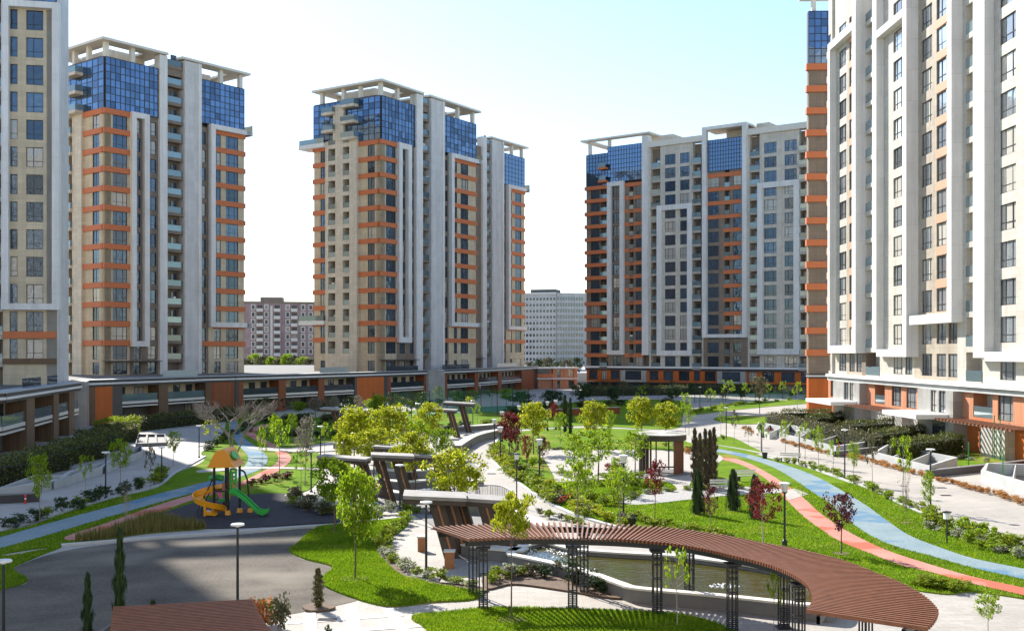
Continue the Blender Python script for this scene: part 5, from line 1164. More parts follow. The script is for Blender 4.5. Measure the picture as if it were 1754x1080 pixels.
# clipped hedges
def hedge(label, a, b, w, h, leaf='leaf_hedge', seed=0, group=None):
    rs = np.random.RandomState(seed); p, q = G(*a).xy, G(*b).xy; d = (q - p); L = d.length; d.normalize(); nn = Vector((-d.y, d.x)); c = (p + q) / 2
    r = thing('hedge', label, 'hedge', (c.x, c.y, 0), group)
    def P(s, t, z): v = p + d * s + nn * t; return np.c_[np.full(1, v.x), np.full(1, v.y), np.full(1, z)]
    k = MB(); cs = [p + d * .15 - nn * (w / 2 - .15), q - d * .15 - nn * (w / 2 - .15), q - d * .15 + nn * (w / 2 - .15), p + d * .15 + nn * (w / 2 - .15)]
    k.prism(cs, 0, h - .4); k.build('branch_mass', 'hedge_core', r)
    n = int((L * h * 2 + L * w + w * h * 2) * 70); n = min(n, 9000); S = rs.rand(n) * L; T = (rs.rand(n) - .5) * w; Z = rs.rand(n) * h; f = rs.rand(n)
    A = L * h * 2; Bt = L * w; tot = A + Bt + w * h * 2; side = f < A / tot; top = (f >= A / tot) & (f < (A + Bt) / tot); end = ~side & ~top
    T[side] = np.sign(T[side]) * w / 2; Z[top] = h; S[end] = np.where(rs.rand(end.sum()) < .5, 0, L)
    C = np.c_[p.x + d.x * S + nn.x * T, p.y + d.y * S + nn.y * T, Z] + rs.randn(n, 3) * np.array([.11, .11, .12]) + np.c_[np.zeros(n), np.zeros(n), .16 * np.sin(S * 1.9 + seed) * np.sin(S * .7 + T * 2)]
    V, Fc = leaves(C - np.array([c.x, c.y, 0]), .095, rs); obj('foliage', mesh_np('foliage', V, Fc), leaf, r)
plain('hedge_core', (.02, .025, .012), .95)
hedge('long clipped hedge row beside the tower entrance, nearest to the camera', (1535, 792), (1640, 776), 1.3, 1.85, seed=1)
hedge('clipped hedge second from the near entrance of the sunlit tower', (1500, 770), (1612, 757), 1.3, 1.85, seed=2)
hedge('clipped hedge third from the near entrance of the sunlit tower', (1440, 752), (1560, 745), 1.4, 1.85, seed=3)
hedge('clipped hedge farthest along the sunlit tower', (1385, 735), (1480, 727), 1.4, 1.7, seed=4)
hedge('thin hedge in front of the orange base of the sunlit tower', (1340, 722), (1425, 722), 1.6, 1.6, seed=5)
hedge('mixed hedge line behind the first right light well', (1320, 727), (1500, 773), 1.2, 1.5, 'leaf_olive', seed=6)
for k, (a, b, hh) in enumerate((((-60, 842), (55, 822), 1.7), ((0, 824), (108, 803), 1.7), ((55, 806), (168, 784), 1.7), ((100, 790), (200, 768), 1.7), ((140, 772), (226, 754), 1.8))):
    hedge(['dark clipped hedge at the left edge, nearest the left light wells', 'dark clipped hedge second from the front at the left', 'dark clipped hedge in the middle of the left hedge rows', 'dark clipped hedge second from the podium at the left', 'dark clipped hedge farthest back beside the left podium'][k], a, b, 1.6, hh, seed=10 + k)
hedge('hedge with sunlit top in front of the orange podium panel', (175, 752), (225, 744), 2, 2.0, 'leaf_shrub', seed=16)

# tree belt beyond the podium roofs
for k in range(9):
    x = 424 + k * 13.5; y = 345 + (k * 37) % 40; plant('distant_tree', 'round', 0, 0, 0, 0, ['leaf_olive', GR][k % 2], 'distant olive tree seen over the podium roof between the left towers', 'tree', 'bark', 'distant trees between the left towers', h=7.5 + (k * 7) % 4 * .5, w=6.5, at=Vector(((x - CX) * y / FP, y, 0)))
for k in range(6):
    x = 908 + k * 16; y = 362 + (k * 23) % 30; plant('distant_tree', 'round', 0, 0, 0, 0, ['leaf_olive', 'leaf_dark'][k % 2], 'distant tree below the far white block in the gap', 'tree', 'bark', 'distant trees below the far white block', h=6.5 + k % 3 * .6, w=5.5, at=Vector(((x - CX) * y / FP, y, 0)))

# shaded planting at the foot of the podium and of the wide block
rnd_t = random.Random(77)
for k in range(16):
    x = 432 + k * 29 + rnd_t.uniform(-8, 8); by = 716 - k * 1.1 + rnd_t.uniform(-3, 3)
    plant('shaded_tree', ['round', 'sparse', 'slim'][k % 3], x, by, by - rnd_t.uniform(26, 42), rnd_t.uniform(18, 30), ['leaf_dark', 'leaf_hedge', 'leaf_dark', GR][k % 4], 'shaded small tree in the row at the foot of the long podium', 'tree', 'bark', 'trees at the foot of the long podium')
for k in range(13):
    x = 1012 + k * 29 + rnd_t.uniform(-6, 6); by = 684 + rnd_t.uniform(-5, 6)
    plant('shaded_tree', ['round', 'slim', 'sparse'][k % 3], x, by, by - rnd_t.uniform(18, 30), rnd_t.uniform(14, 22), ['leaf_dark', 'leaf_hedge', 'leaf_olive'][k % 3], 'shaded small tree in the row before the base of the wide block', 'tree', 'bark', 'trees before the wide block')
hedge('long dark hedge before the base of the wide block', (1010, 678), (1380, 672), 2.5, 2.0, seed=30)
hedge('dark hedge before the left part of the long podium', (230, 738), (400, 718), 2.2, 1.6, seed=31)
for px, by, ty, w, lab in ((1130, 735, 690, 20, 'slim green tree on the far lawn behind the yellow pair'), (960, 760, 705, 24, 'slim green tree on the back lawn before the two thin cypresses'), (1045, 756, 702, 22, 'slim green tree on the back lawn between yellow trees'), (1180, 745, 692, 20, 'slim green tree at the fork of the right path'), (1402, 800, 728, 22, 'slim tree on the lawn strip before the clipped hedges'), (1462, 830, 756, 22, 'slim tree beside the nearer right path lamp'), (1590, 900, 805, 26, 'slim tree behind the fuller shrubs at the lower right'), (470, 770, 708, 24, 'slim tree in the shaded lawn behind the red track'), (500, 756, 706, 22, 'slim tree right of the red track bend in the shade'), (600, 742, 700, 24, 'slim tree in front of the far wide canopy')):
    plant('young_tree', 'sparse', px, by, ty, w, GR, lab, 'tree', 'bark_grey')

for k in range(11):
    x = 420 + k * 11.5; plant('distant_bush', 'shrub', 0, 0, 0, 0, ['leaf_olive', 'leaf_hedge', SH][k % 3], 'olive bush in the belt over the podium roof between the left towers', 'shrub', 'bark', 'distant bushes between the left towers', h=4.6 + k % 3 * .4, w=7.5, parts=SP, at=Vector(((x - CX) * 336 / FP, 336, 0)))
# ------------------------------------------------------------------ curved slat pergola over the pond
def curve_r(tab, a):
    for (a0, r0), (a1, r1) in zip(tab[:-1], tab[1:]):
        if a <= a1: break
    k = (a - a0) / (a1 - a0); return r0 + (r1 - r0) * k
def arc_pergola(label, C, tin, tout, a0, a1, step, h, cols, loc):
    """slats laid radially on two curved beams; cols: (angle, 'in'/'out') lattice columns"""
    r = thing('pergola', label, 'pergola', (*loc, 0))
    def P(a, rr, z): w = R(a); return Vector((C[0] + rr * math.sin(w), C[1] + rr * math.cos(w), z))
    n = int((a1 - a0) / step)
    for tb, off, nm in ((tin, .35, 'inner_beam'), (tout, -.55, 'outer_beam')):
        b = MB(); A = [a0 + (a1 - a0) * k / 90 for k in range(91)]
        for p, q in zip(A[:-1], A[1:]):
            rp, rq = curve_r(tb, p) + off, curve_r(tb, q) + off; o = len(b.v)
            for z in (h - .22, h - .002):
                for rr, aa in ((rp - .05, p), (rq - .05, q), (rq + .05, q), (rp + .05, p)): b.v.append(tuple(P(aa, rr, z)))
            for q4 in ((3, 2, 1, 0), (4, 5, 6, 7), (0, 1, 5, 4), (2, 3, 7, 6)): b.face([o + k for k in q4])
        b.build(nm, 'steel', r)
    for k in range(n + 1):
        a = a0 + k * step; ri, ro = curve_r(tin, a), curve_r(tout, a); p, q = P(a, ri, h), P(a, ro, h); d = (q - p).normalized(); s = Vector((-d.y, d.x, 0)) * .032; u = Vector((0, 0, .11))
        b = MB(); b.hexa([p - s, q - s, q + s, p + s, p - s + u, q - s + u, q + s + u, p + s + u][0:8]); b.build('slat', 'timber', r)
    for a, wch in cols:
        rr = curve_r(tin, a) + .35 if wch == 'in' else curve_r(tout, a) - .55; c = P(a, rr, 0); w = .15
        b = MB()
        for sx in (-1, 1):
            for sy in (-1, 1): b.box(c.x + sx * w - .022, c.x + sx * w + .022, c.y + sy * w - .022, c.y + sy * w + .022, 0, h - .32)
        b.box(c.x - .03, c.x + .03, c.y - .03, c.y + .03, 0, h - .22)
        for z in [.08, .22, .36, .5, .64, 1.3, h - .8, h - .6, h - .42]:
            for s_ in (-1, 1): b.box(c.x - w, c.x + w, c.y + s_ * w - .02, c.y + s_ * w + .02, z, z + .035); b.box(c.x + s_ * w - .02, c.x + s_ * w + .02, c.y - w, c.y + w, z + .036, z + .07)
        b.box(c.x - .26, c.x + .26, c.y - .26, c.y + .26, h - .31, h - .25); b.box(c.x - .24, c.x + .24, c.y - .24, c.y + .24, -.02, .06)
        b.build('lattice_column', 'steel', r)
    return r
PC = (2.0, 33.0); PH = 2.6
def tab(px):
    out = []
    for x, y in px:
        p = G(x, y, PH); out.append((math.degrees(math.atan2(p.x - PC[0], p.y - PC[1])), math.hypot(p.x - PC[0], p.y - PC[1])))
    return sorted(out)
t_in = tab([(811, 927), (985, 925), (1150, 935), (1250, 955), (1350, 985), (1388, 1020), (1318, 1082)])
t_out = tab([(785, 903), (985, 898), (1130, 905), (1300, 932), (1500, 985), (1608, 1050)])
t_out = t_out + [(150, 10.6)]; t_in = t_in + [(150, 7.6)]
arc_pergola('large curved brown slat pergola on black lattice columns over the pond', PC, t_in, t_out, t_in[0][0] - 1, 128, 1.3, PH,
            [(-24, 'in'), (-21, 'out'), (2, 'in'), (5, 'out'), (28, 'in'), (31, 'out'), (56, 'in'), (60, 'out'), (86, 'in'), (90, 'out'), (115, 'out')], (2, 33))
PC = (-9.6, 22.0)
t2i = [(-60, 3.3), (60, 3.3)]; t2o = [(-60, 7.3), (60, 7.3)]
def slat_pergola():
    r = thing('pergola', 'brown slat pergola roof at the bottom left corner', 'pergola', (-9, 27.5, 0)); h = 2.6
    e = lambda y: (-10.6 + .34 * (29.2 - y), -7.1 + (29.2 - y) * .34 + max(0, 28 - y) ** 1.5 * .05)
    k = 0; y = 29.35
    while y > 25.2:
        a, b_ = e(y); m = MB(); P = [(a, y - .53, h), (b_, y + .37, h), (b_, y + .43, h), (a, y - .47, h)]
        m.hexa(P + [(p[0], p[1], h + .11) for p in P]); m.build('slat', 'timber', r); y -= .155
    for y0 in (-10.2, -7.6):
        m = MB(); m.box(y0 - .05, y0 + .05, 25.0, 29.2, h - .2, h - .002); m.build('beam', 'steel', r)
    for x, yy in ((-10.2, 28.6), (-7.6, 28.9), (-10.2, 25.5), (-7.6, 25.5)):
        m = MB(); m.box(x - .08, x + .08, yy - .08, yy + .08, 0, h - .2); m.build('post', 'steel', r)
slat_pergola()

# ------------------------------------------------------------------ garden gazebo with louvred wall
def gazebo():
    c = G(1141, 812); r = thing('gazebo', 'wooden gazebo with flat round roof and slatted wall on the court', 'gazebo', c)
    rad = 1.75; h = 3.1
    def pt(a, rr, z): return Vector((c.x - .3 + rr * math.cos(R(a)) * .95, c.y + .6 + rr * math.sin(R(a)) * 1.1, z))
    A = list(range(0, 360, 10))
    b = MB(); b.prism([pt(a, rad + .35, 0).xy for a in A], h, h + .08, 0, True); rf = b.build('roof', 'offwhite', r)
    b = MB(); ring(b, [tuple(pt(a, rad + .3, 0).xy) for a in A], [tuple(pt(a, rad + .05, 0).xy) for a in A], h - .42, h - .005); b.build('roof_rim', 'timber_dark', r)
    for a in range(0, 360, 12):
        b = MB(); p, q = pt(a, .3, h + .085), pt(a, rad + .3, h + .085); b.tube(p, q, .02, .02, 4); b.build('roof_rib', 'offwhite', rf)
    for a in range(-62, 28, 6):                          # solid slat wall on the right
        p = pt(a, rad, 0); b = MB(); b.box(p.x - .065, p.x + .065, p.y - .05, p.y + .05, .05, h - .42); b.build('slat', 'timber' if a % 12 else 'timber_dark', r)
    for a in range(120, 246, 14):
        p = pt(a, rad, 0); b = MB(); b.box(p.x - .07, p.x + .07, p.y - .07, p.y + .07, .05, h - .42); b.build('slat', 'timber_dark', r)
    for a in (60, 95): p = pt(a, rad, 0); b = MB(); b.box(p.x - .05, p.x + .05, p.y - .05, p.y + .05, .05, h - .42); b.build('post', 'steel', r)
    b = MB(); b.prism([pt(a, rad + .7, 0).xy for a in A], .02, .13); b.build('floor', 'concrete_dark', r)
    bn = thing('garden_bench', 'dark bench inside the gazebo', 'bench', (c.x + .4, c.y + .2, .13))
    b = MB(); b.box(c.x - .6, c.x + 1.2, c.y, c.y + .45, .52, .6); b.build('seat', 'timber_dark', bn)
    for x in (-.5, 1.05): b = MB(); b.box(c.x + x, c.x + x + .08, c.y + .03, c.y + .42, .13, .52); b.build('leg', 'steel', bn)
gazebo()

# ------------------------------------------------------------------ slanted canopies and stone terraces beside the pond
def canopy(label, base, h, size, rot, posts, lean=-.28, tilt=.05):
    """flat slab carried by leaning plank columns: base is the ground pixel below its middle"""
    g = G(*base); r = thing('canopy', label, 'canopy', g); w, d = size; ca, sa = math.cos(R(rot)), math.sin(R(rot))
    def P(x, y, z): return Vector((g.x + x * ca - y * sa, g.y + x * sa + y * ca, z))
    b = MB(); zz = lambda x: h - x * tilt
    b.hexa([P(x, y, zz(x)) for x, y in ((-w / 2, -d / 2), (w / 2, -d / 2), (w / 2, d / 2), (-w / 2, d / 2))] + [P(x, y, zz(x) + .16) for x, y in ((-w / 2, -d / 2), (w / 2, -d / 2), (w / 2, d / 2), (-w / 2, d / 2))]); s = b.build('roof_slab', 'canopy_top', r)
    b = MB(); q = .06
    b.hexa([P(x, y, zz(x) - .22) for x, y in ((-w / 2 + q, -d / 2 + q), (w / 2 - q, -d / 2 + q), (w / 2 - q, d / 2 - q), (-w / 2 + q, d / 2 - q))] + [P(x, y, zz(x) - .003) for x, y in ((-w / 2 + q, -d / 2 + q), (w / 2 - q, -d / 2 + q), (w / 2 - q, d / 2 - q), (-w / 2 + q, d / 2 - q))]); b.build('roof_edge', 'timber_dark', s)
    for x, y, over in posts:
        H = zz(x) - .22 + over; dx = -lean * H
        for k, (o, m, t) in enumerate(((0, 'timber_dark', .17), (.24, 'timber_orange', .055), (.40, 'timber_dark', .13))):
            b = MB(); x0 = x + o + dx
            def L(xx, yy, z): f = z / H; return P(xx - dx * f, yy, z)
            b.hexa([L(x0 - t, y - .22, 0), L(x0 + t, y - .22, 0), L(x0 + t, y + .22, 0), L(x0 - t, y + .22, 0), L(x0 - t, y - .22, H), L(x0 + t, y - .22, H), L(x0 + t, y + .22, H), L(x0 - t, y + .22, H)])
            b.build('plank_column', m, r)
plain('canopy_top', (.26, .245, .225), .75, var=.3, nscale=1.5)
canopy('nearest slanted canopy with leaning dark planks left of the pergola', (745, 952), 2.75, (2.9, 2.2), 4, [(-.1, -.4, -.05), (.5, .5, -.05)])
canopy('long flat slanted canopy just behind the left pergola end', (812, 945), 2.5, (3.9, 1.7), -6, [(-.9, .3, -.05), (.35, -.5, .35), (1.0, .2, -.05)])
canopy('slanted canopy hidden by the front yellow tree', (672, 868), 3.1, (2.6, 1.8), 8, [(.1, 0, .05), (-1.0, .6, -.05)])
canopy('long low slanted canopy left of the yellow tree clump', (590, 858), 2.7, (3.2, 1.5), -8, [(-.4, 0, .35), (.9, .3, -.05)])
canopy('grey canopy slab in the middle of the tree clump', (682, 830), 2.6, (3.4, 1.6), -5, [(.4, 0, -.05)])
canopy('small grey canopy among the trees left of the white path', (740, 850), 2.6, (2.4, 1.4), -3, [(.2, 0, -.05)])
canopy('far flat canopy on two leaning posts beside the white path bend', (787, 740), 3.4, (3.6, 2.6), -6, [(.1, 0, -.05)])
canopy('far low canopy left of the path bend', (760, 748), 3.0, (3.0, 2.2), -4, [(.6, 0, -.05)])
canopy('far wide canopy above the shaded garden behind the yellow trees', (592, 752), 3.2, (5.2, 3.0), 2, [(-1.4, 0, -.05), (1.2, 0, -.05)])
def terrace(label, pts, w, h, cap='offwhite', body='concrete_dark'):
    P = [G(*p).xy for p in catmull(pts, 5, False)]; c = P[len(P) // 2]; r = thing('terrace_bench', label, 'bench', (c.x, c.y, 0))
    for nm, ww, z0, z1, m in (('body', w - .12, -.02, h, body), ('seat_slab', w, h + .002, h + .08, cap)):
        L, Q = [], []
        for k, p in enumerate(P):
            d = (P[min(k + 1, len(P) - 1)] - P[max(k - 1, 0)]).normalized(); n = Vector((-d.y, d.x)) * ww / 2; L.append(p + n); Q.append(p - n)
        b = MB(); b.prism(L + Q[::-1], z0, z1, 0, True); b.build(nm, m, r)
terrace('lowest stone bench step beside the leaning planks', [(655, 850), (690, 856), (740, 850)], .7, .45)
terrace('middle stone bench step beside the leaning planks', [(650, 838), (700, 843), (760, 835)], .7, .7)
terrace('upper stone bench step beside the leaning planks', [(655, 826), (705, 830), (770, 820)], .7, .95)
terrace('highest stone bench step under the tree clump', [(660, 815), (720, 816), (790, 804)], .7, 1.15)
terrace('stone bench along the near canopy by the narrow path', [(765, 935), (800, 925), (840, 930)], .8, .45, 'timber_orange')
terrace('long stone bench at the cascade end of the pond', [(800, 950), (850, 958), (900, 962)], .9, .5)
terrace('dark water channel wall under the railing', [(800, 880), (850, 885), (905, 905), (935, 920)], .8, .55)
terrace('curved dark pool wall inside the white path bend', [(782, 778), (810, 760), (845, 750), (872, 746)], .9, .8, 'offwhite')
terrace('stone step left of the far canopies', [(575, 770), (610, 768), (650, 770)], 1.0, .6)
terrace('stone seat row below the far flat canopy', [(765, 738), (800, 737), (850, 733)], 1.2, .5)
terrace('white stone platform edge beside the yellow tree on the path', [(735, 832), (770, 826), (815, 832)], 1.6, .3)
terrace('wooden fronted step under the long low canopy', [(610, 842), (640, 846), (655, 852)], .8, .6, 'timber_orange')
b = MB(); b.prism([G(*p).xy for p in [(640, 800), (700, 790), (790, 775), (818, 800), (822, 845), (880, 870), (925, 905), (880, 945), (800, 960), (760, 945), (748, 905), (700, 875), (650, 862), (632, 830)]], 0, .05); tag(b.build('terrace_floor', 'concrete_dark'), kind='structure')
def pillar(label, px, by, w, h, m='timber_orange'):
    g = G(px, by); r = thing('garden_pillar', label, 'pillar', g)
    b = MB(); b.box(g.x - w / 2, g.x + w / 2, g.y - w / 2, g.y + w / 2, 0, h); b.build('shaft', m, r)
    b = MB(); b.box(g.x - w / 2 - .04, g.x + w / 2 + .04, g.y - w / 2 - .04, g.y + w / 2 + .04, h + .002, h + .07); b.build('cap', 'offwhite', r)
pillar('low brick pillar with pale cap beside the left pergola columns', 770, 972, .42, .72)
pillar('low brown pillar at the bend of the narrow white path', 722, 943, .34, .66)
def railing():
    P = [G(x, y) for x, y in catmull([(815, 858), (840, 862), (864, 866), (884, 874)], 6, False)]
    c = P[len(P) // 2]; r = thing('railing', 'curved black metal railing beside the white path above the pond', 'railing', (c.x, c.y, 0)); top = []
    n = len(P)
    for k, p in enumerate(P):
        h = 1.0 + .18 * math.sin(math.pi * k / (n - 1)); top.append(Vector((p.x, p.y, h)))
    b = MB(); b.path(top, .025, 5); b.build('top_rail', 'steel', r); b = MB(); b.path([Vector((p.x, p.y, .12)) for p in P], .02, 5); b.build('bottom_rail', 'steel', r)
    for k in range(n - 1):
        for f in (0, .5):
            p = P[k].lerp(P[k + 1], f); t = top[k].lerp(top[k + 1], f); b = MB(); b.tube((p.x, p.y, 0), (p.x, p.y, t.z), .012 if f else .02, None, 5); b.build('baluster', 'steel', r)
railing()

# ------------------------------------------------------------------ lamps
def lamp_disc(px, by, ty, label, wide=.26):
    g = G(px, by); h = (by - ty) * mpp(by); r = thing('street_lamp', label, 'lamp', g)
    b = MB(); b.tube(g, (g.x, g.y, h - .1), .055, .045, 8); b.lathe((g.x, g.y, 0), [(.11, 0), (.11, .08), (.06, .12)], 8); b.build('pole', 'steel', r)
    b = MB(); b.lathe((g.x, g.y, h - .14), [(.05, 0), (.10, .06), (wide, .07), (wide, .12), (wide * .9, .14)], 16); b.build('lamp_head', 'lamp_white', r)
def lamp_urn(px, by, ty, label):
    g = G(px, by); h = (by - ty) * mpp(by); r = thing('street_lamp', label, 'lamp', g)
    b = MB(); b.tube(g, (g.x, g.y, h - .5), .06, .05, 8); b.lathe((g.x, g.y, 0), [(.13, 0), (.13, .3), (.07, .38)], 8); b.lathe((g.x, g.y, h - .56), [(.05, 0), (.14, .05), (.14, .08)], 10); b.build('pole', 'steel', r)
    b = MB(); b.lathe((g.x, g.y, h - .47), [(.13, 0), (.15, .1), (.22, .36), (.23, .38)], 12); gl = b.build('lamp_glass', 'urn_glass', r)
    b = MB(); b.lathe((g.x, g.y, h - .088), [(.26, 0), (.26, .05), (.12, .088)], 12); b.build('lamp_cap', 'lamp_white', r)
plain('urn_glass', (.62, .63, .62), .25, var=.08)
for a in ((407, 1031, 896, 'black pole lamp with white disc head on the asphalt plaza'), (6, 1110, 958, 'disc lamp at the bottom left picture edge'), (730, 988, 858, 'dark pole lamp where the narrow path meets the front lawn'), (685, 887, 795, 'thin black pole lamp in front of the leaning planks'),
          (533, 842, 771, 'disc lamp on the lawn edge right of the playground'), (549, 802, 729, 'disc lamp in the shaded garden left of the yellow clump'), (341, 783, 728, 'disc lamp on the shaded road near the bare tree'), (181, 853, 773, 'disc lamp behind the left shrub row'),
          (277, 826, 765, 'slim disc lamp near the sunlit road patch'), (577, 728, 696, 'disc lamp before the far podium panel'), (645, 770, 713, 'disc lamp above the yellow tree clump'), (716, 772, 690, 'tall dark pole lamp behind the canopies'), (810, 735, 685, 'disc lamp beside the green court fence'),
          (1244, 752, 697, 'pole lamp at the far end of the right path'), (1304, 774, 723, 'pole lamp with flat head before the first flower bed'), (1369, 783, 736, 'pole lamp in the middle of the right path row'), (1447, 819, 735, 'pole lamp beside the red bollard on the right path'), (1594, 877, 768, 'nearest pole lamp with flat head on the right path'), (1199, 707, 662, 'pole lamp on the far right lawn')): lamp_disc(*a)
for a in ((1344, 936, 825, 'urn lamp on black pole between lawn and red track'), (1068, 890, 778, 'urn lamp rising from the shrubs beside the white path'), (924, 828, 751, 'urn lamp on the garden lawn by the small red tree'), (857, 797, 730, 'urn lamp nearest the path bend by the crimson maple'), (847, 774, 717, 'urn lamp left of the crimson maple'), (860, 757, 704, 'urn lamp behind the crimson maple'),
          (889, 742, 694, 'far urn lamp above the maple crown'), (938, 738, 687, 'far urn lamp left of the thin cypresses'), (952, 736, 685, 'far urn lamp closest to the thin cypresses')): lamp_urn(*a)
def lantern(px, by, ty, label):
    g = G(px, by); h = (by - ty) * mpp(by); r = thing('garden_lantern', label, 'lantern', g)
    b = MB(); b.tube(g, (g.x, g.y, h - .42), .04, .04, 6); b.build('pole', 'steel', r)
    b = MB(); b.box(g.x - .13, g.x + .13, g.y - .13, g.y + .13, h - .4, h - .1); b.build('lamp_box', 'lamp_white', r)
    b = MB(); b.lathe((g.x, g.y, h - .098), [(.24, 0), (.22, .06), (.05, .098)], 4); b.build('cap', 'steel', r)
lantern(1622, 932, 874, 'boxy garden lantern on a short post among the lower right shrubs')
lantern(885, 868, 775, 'square black headed lamp in the shrubs by the white path')

# ------------------------------------------------------------------ light wells (concrete troughs) beside the roads
def well(label, pts, h, loc_i=0, wall=.22, mat='concrete', cross=1):
    q = [Vector(G(*p).xy) for p in pts]; c = sum(q, Vector((0, 0))) / len(q); r = thing('light_well', label, 'planter', (c.x, c.y, 0))
    o = [tuple(v) for v in q]; i = offset(o, wall)
    # offset with neighbours' chord is fine for a box this long
    i = [tuple(c + (v - c) * (1 - wall * 1.6 / max(.8, (v - c).length))) for v in q]
    n = len(o)
    for k in range(n):
        j = (k + 1) % n; b = MB(); b.prism([o[k], o[j], i[j], i[k]], -.02, h if k % 2 == 0 else h - .012); b.build('side_wall', mat, r)
    b = MB(); b.prism(i, .01, .05); b.build('floor', 'concrete_dark', r)
    for m in range(cross):
        f = (m + 1) / (cross + 1); a, b_ = Vector(i[0]).lerp(Vector(i[1]), f), Vector(i[3]).lerp(Vector(i[2]), f); d = (Vector(i[1]) - Vector(i[0])).normalized() * .1
        bb = MB(); bb.prism([a - d, a + d, b_ + d, b_ - d], .05, h - .06); bb.build('cross_wall', mat, r)
well('long pale concrete light well beside the far right flower bed', [(1292, 744), (1318, 752), (1342, 740), (1300, 731)], .7)
well('pale concrete light well behind the first row of orange flowers', [(1335, 755), (1432, 779), (1490, 770), (1352, 738)], .85, cross=2)
well('pale concrete light well behind the second row of orange flowers', [(1495, 790), (1592, 816), (1640, 800), (1520, 776)], .85, cross=2)
well('pale concrete light well at the right picture edge', [(1680, 826), (1790, 858), (1790, 815), (1690, 812)], .9, cross=1)
well('grey concrete light well nearest the left edge in shade', [(-10, 853), (88, 838), (118, 828), (60, 826)], .6)
well('grey concrete light well in the middle of the left road', [(92, 838), (175, 812), (188, 800), (118, 820)], .6, cross=2)
well('grey concrete light well before the left young tree', [(180, 811), (245, 782), (242, 772), (190, 796)], .6, cross=2)
well('small concrete light well at the far end of the left road', [(232, 765), (285, 763), (283, 748), (236, 748)], .35, mat='concrete_dark', cross=2)
def low_wall(label, a, b, w, h, mat):
    p, q = G(*a).xy, G(*b).xy; d = (q - p).normalized(); n = Vector((-d.y, d.x)) * w / 2; c = (p + q) / 2
    r = thing('low_wall', label, 'wall', (c.x, c.y, 0)); m = MB(); m.prism([p - n, q - n, q + n, p + n], -.02, h); m.build('wall_body', mat, r)
    n2 = n * 1.12; m = MB(); m.prism([p - n2, q - n2, q + n2, p + n2], h + .002, h + .06, 0, True); m.build('coping', 'concrete_dark' if mat == 'black_trim' else 'concrete', r)
low_wall('dark low wall between the first two right light wells', (1430, 782), (1530, 770), .4, .45, 'black_trim')
low_wall('long dark low wall in front of the entrance lawn', (1590, 817), (1790, 795), .45, .5, 'black_trim')
low_wall('short dark wall behind the two red bollards', (1306, 749), (1332, 745), .4, .5, 'black_trim')
low_wall('dark wall at the end of the nearest left light well', (-20, 862), (68, 858), .5, .5, 'black_trim')
low_wall('pale stone wall line across the shaded garden', (460, 717), (640, 712), .5, .8, 'concrete')
low_wall('dark wall behind the far lawn before the wide block', (900, 714), (1060, 708), .5, 1.0, 'redbrown_clad')

# bollards, green posts, fence
def bollard(px, by, label, h=.85):
    g = G(px, by); r = thing('bollard', label, 'bollard', g)
    b = MB(); b.lathe(g, [(.09, 0), (.09, .06), (.055, .08), (.055, h - .1), (.07, h - .08), (.04, h)], 10); b.build('shaft', 'red_paint', r)
    b = MB(); b.lathe((g.x, g.y, 0), [(.059, h * .45), (.059, h * .62)], 10); b.build('white_stripe', 'lamp_white', r)
bollard(1316, 747, 'red bollard before the short dark wall, left of two', 1.0); bollard(1322, 748, 'red bollard before the short dark wall, right of two', 1.0)
bollard(1437, 779, 'red bollard beside the pole lamp on the right path', 1.1); bollard(43.5, 862, 'red and white bollard at the left light well', .6); bollard(241, 737, 'red cone like bollard at the far left road end', .6)
for px, by, ty, lab in ((1582, 781, 745, 'green fence post left of the near pole lamp head'), (1591, 780, 752, 'green fence post behind the near pole lamp head'), (1659, 803, 758, 'green fence post in the entrance lawn'), (1718, 818, 770, 'green fence post before the right edge light well'), (1703, 786, 712, 'tall green post under the tower canopy, left of two'), (1713, 788, 712, 'tall green post under the tower canopy, right of two'), (1488, 770, 738, 'green post between two clipped hedges')):
    g = G(px, by); h = (by - ty) * mpp(by); r = thing('fence_post', lab, 'post', g)
    b = MB(); b.tube(g, (g.x, g.y, h), .045, None, 8); b.build('shaft', 'green_post', r); b = MB(); b.lathe((g.x, g.y, h), [(.06, 0), (.06, .03), (.01, .06)], 8); b.build('cap', 'green_post', r)
def court_fence(label, a, b, n, h, mesh=True):
    p, q = G(*a), G(*b); c = (p + q) / 2; r = thing('mesh_fence', label, 'fence', (c.x, c.y, 0))
    for k in range(n + 1):
        v = p.lerp(q, k / n); m = MB(); m.tube((v.x, v.y, 0), (v.x, v.y, h), .06, None, 5); m.build('post', 'steel', r)
        if k < n:
            w = p.lerp(q, (k + 1) / n); m = MB()
            for j in range(1, 12): z = h * j / 12; m.tube((v.x, v.y, z), (w.x, w.y, z), .012, None, 3, 0, False)
            for j in range(1, 10): t = v.lerp(w, j / 10); m.tube((t.x, t.y, .05), (t.x, t.y, h), .012, None, 3, 0, False)
            m.build('mesh_panel', 'green_post', r)
court_fence('green mesh fence of the ball court before the podium', (640, 722), (905, 708), 9, 4.0)
court_fence('low green mesh fence before the wide block at the right', (1190, 690), (1385, 680), 8, 1.6)
plain('court_green', (.03, .16, .08), .8)
region('sports_court', [(700, 712), (900, 703), (900, 694), (720, 700)], .02, .09, 'court_green', False)

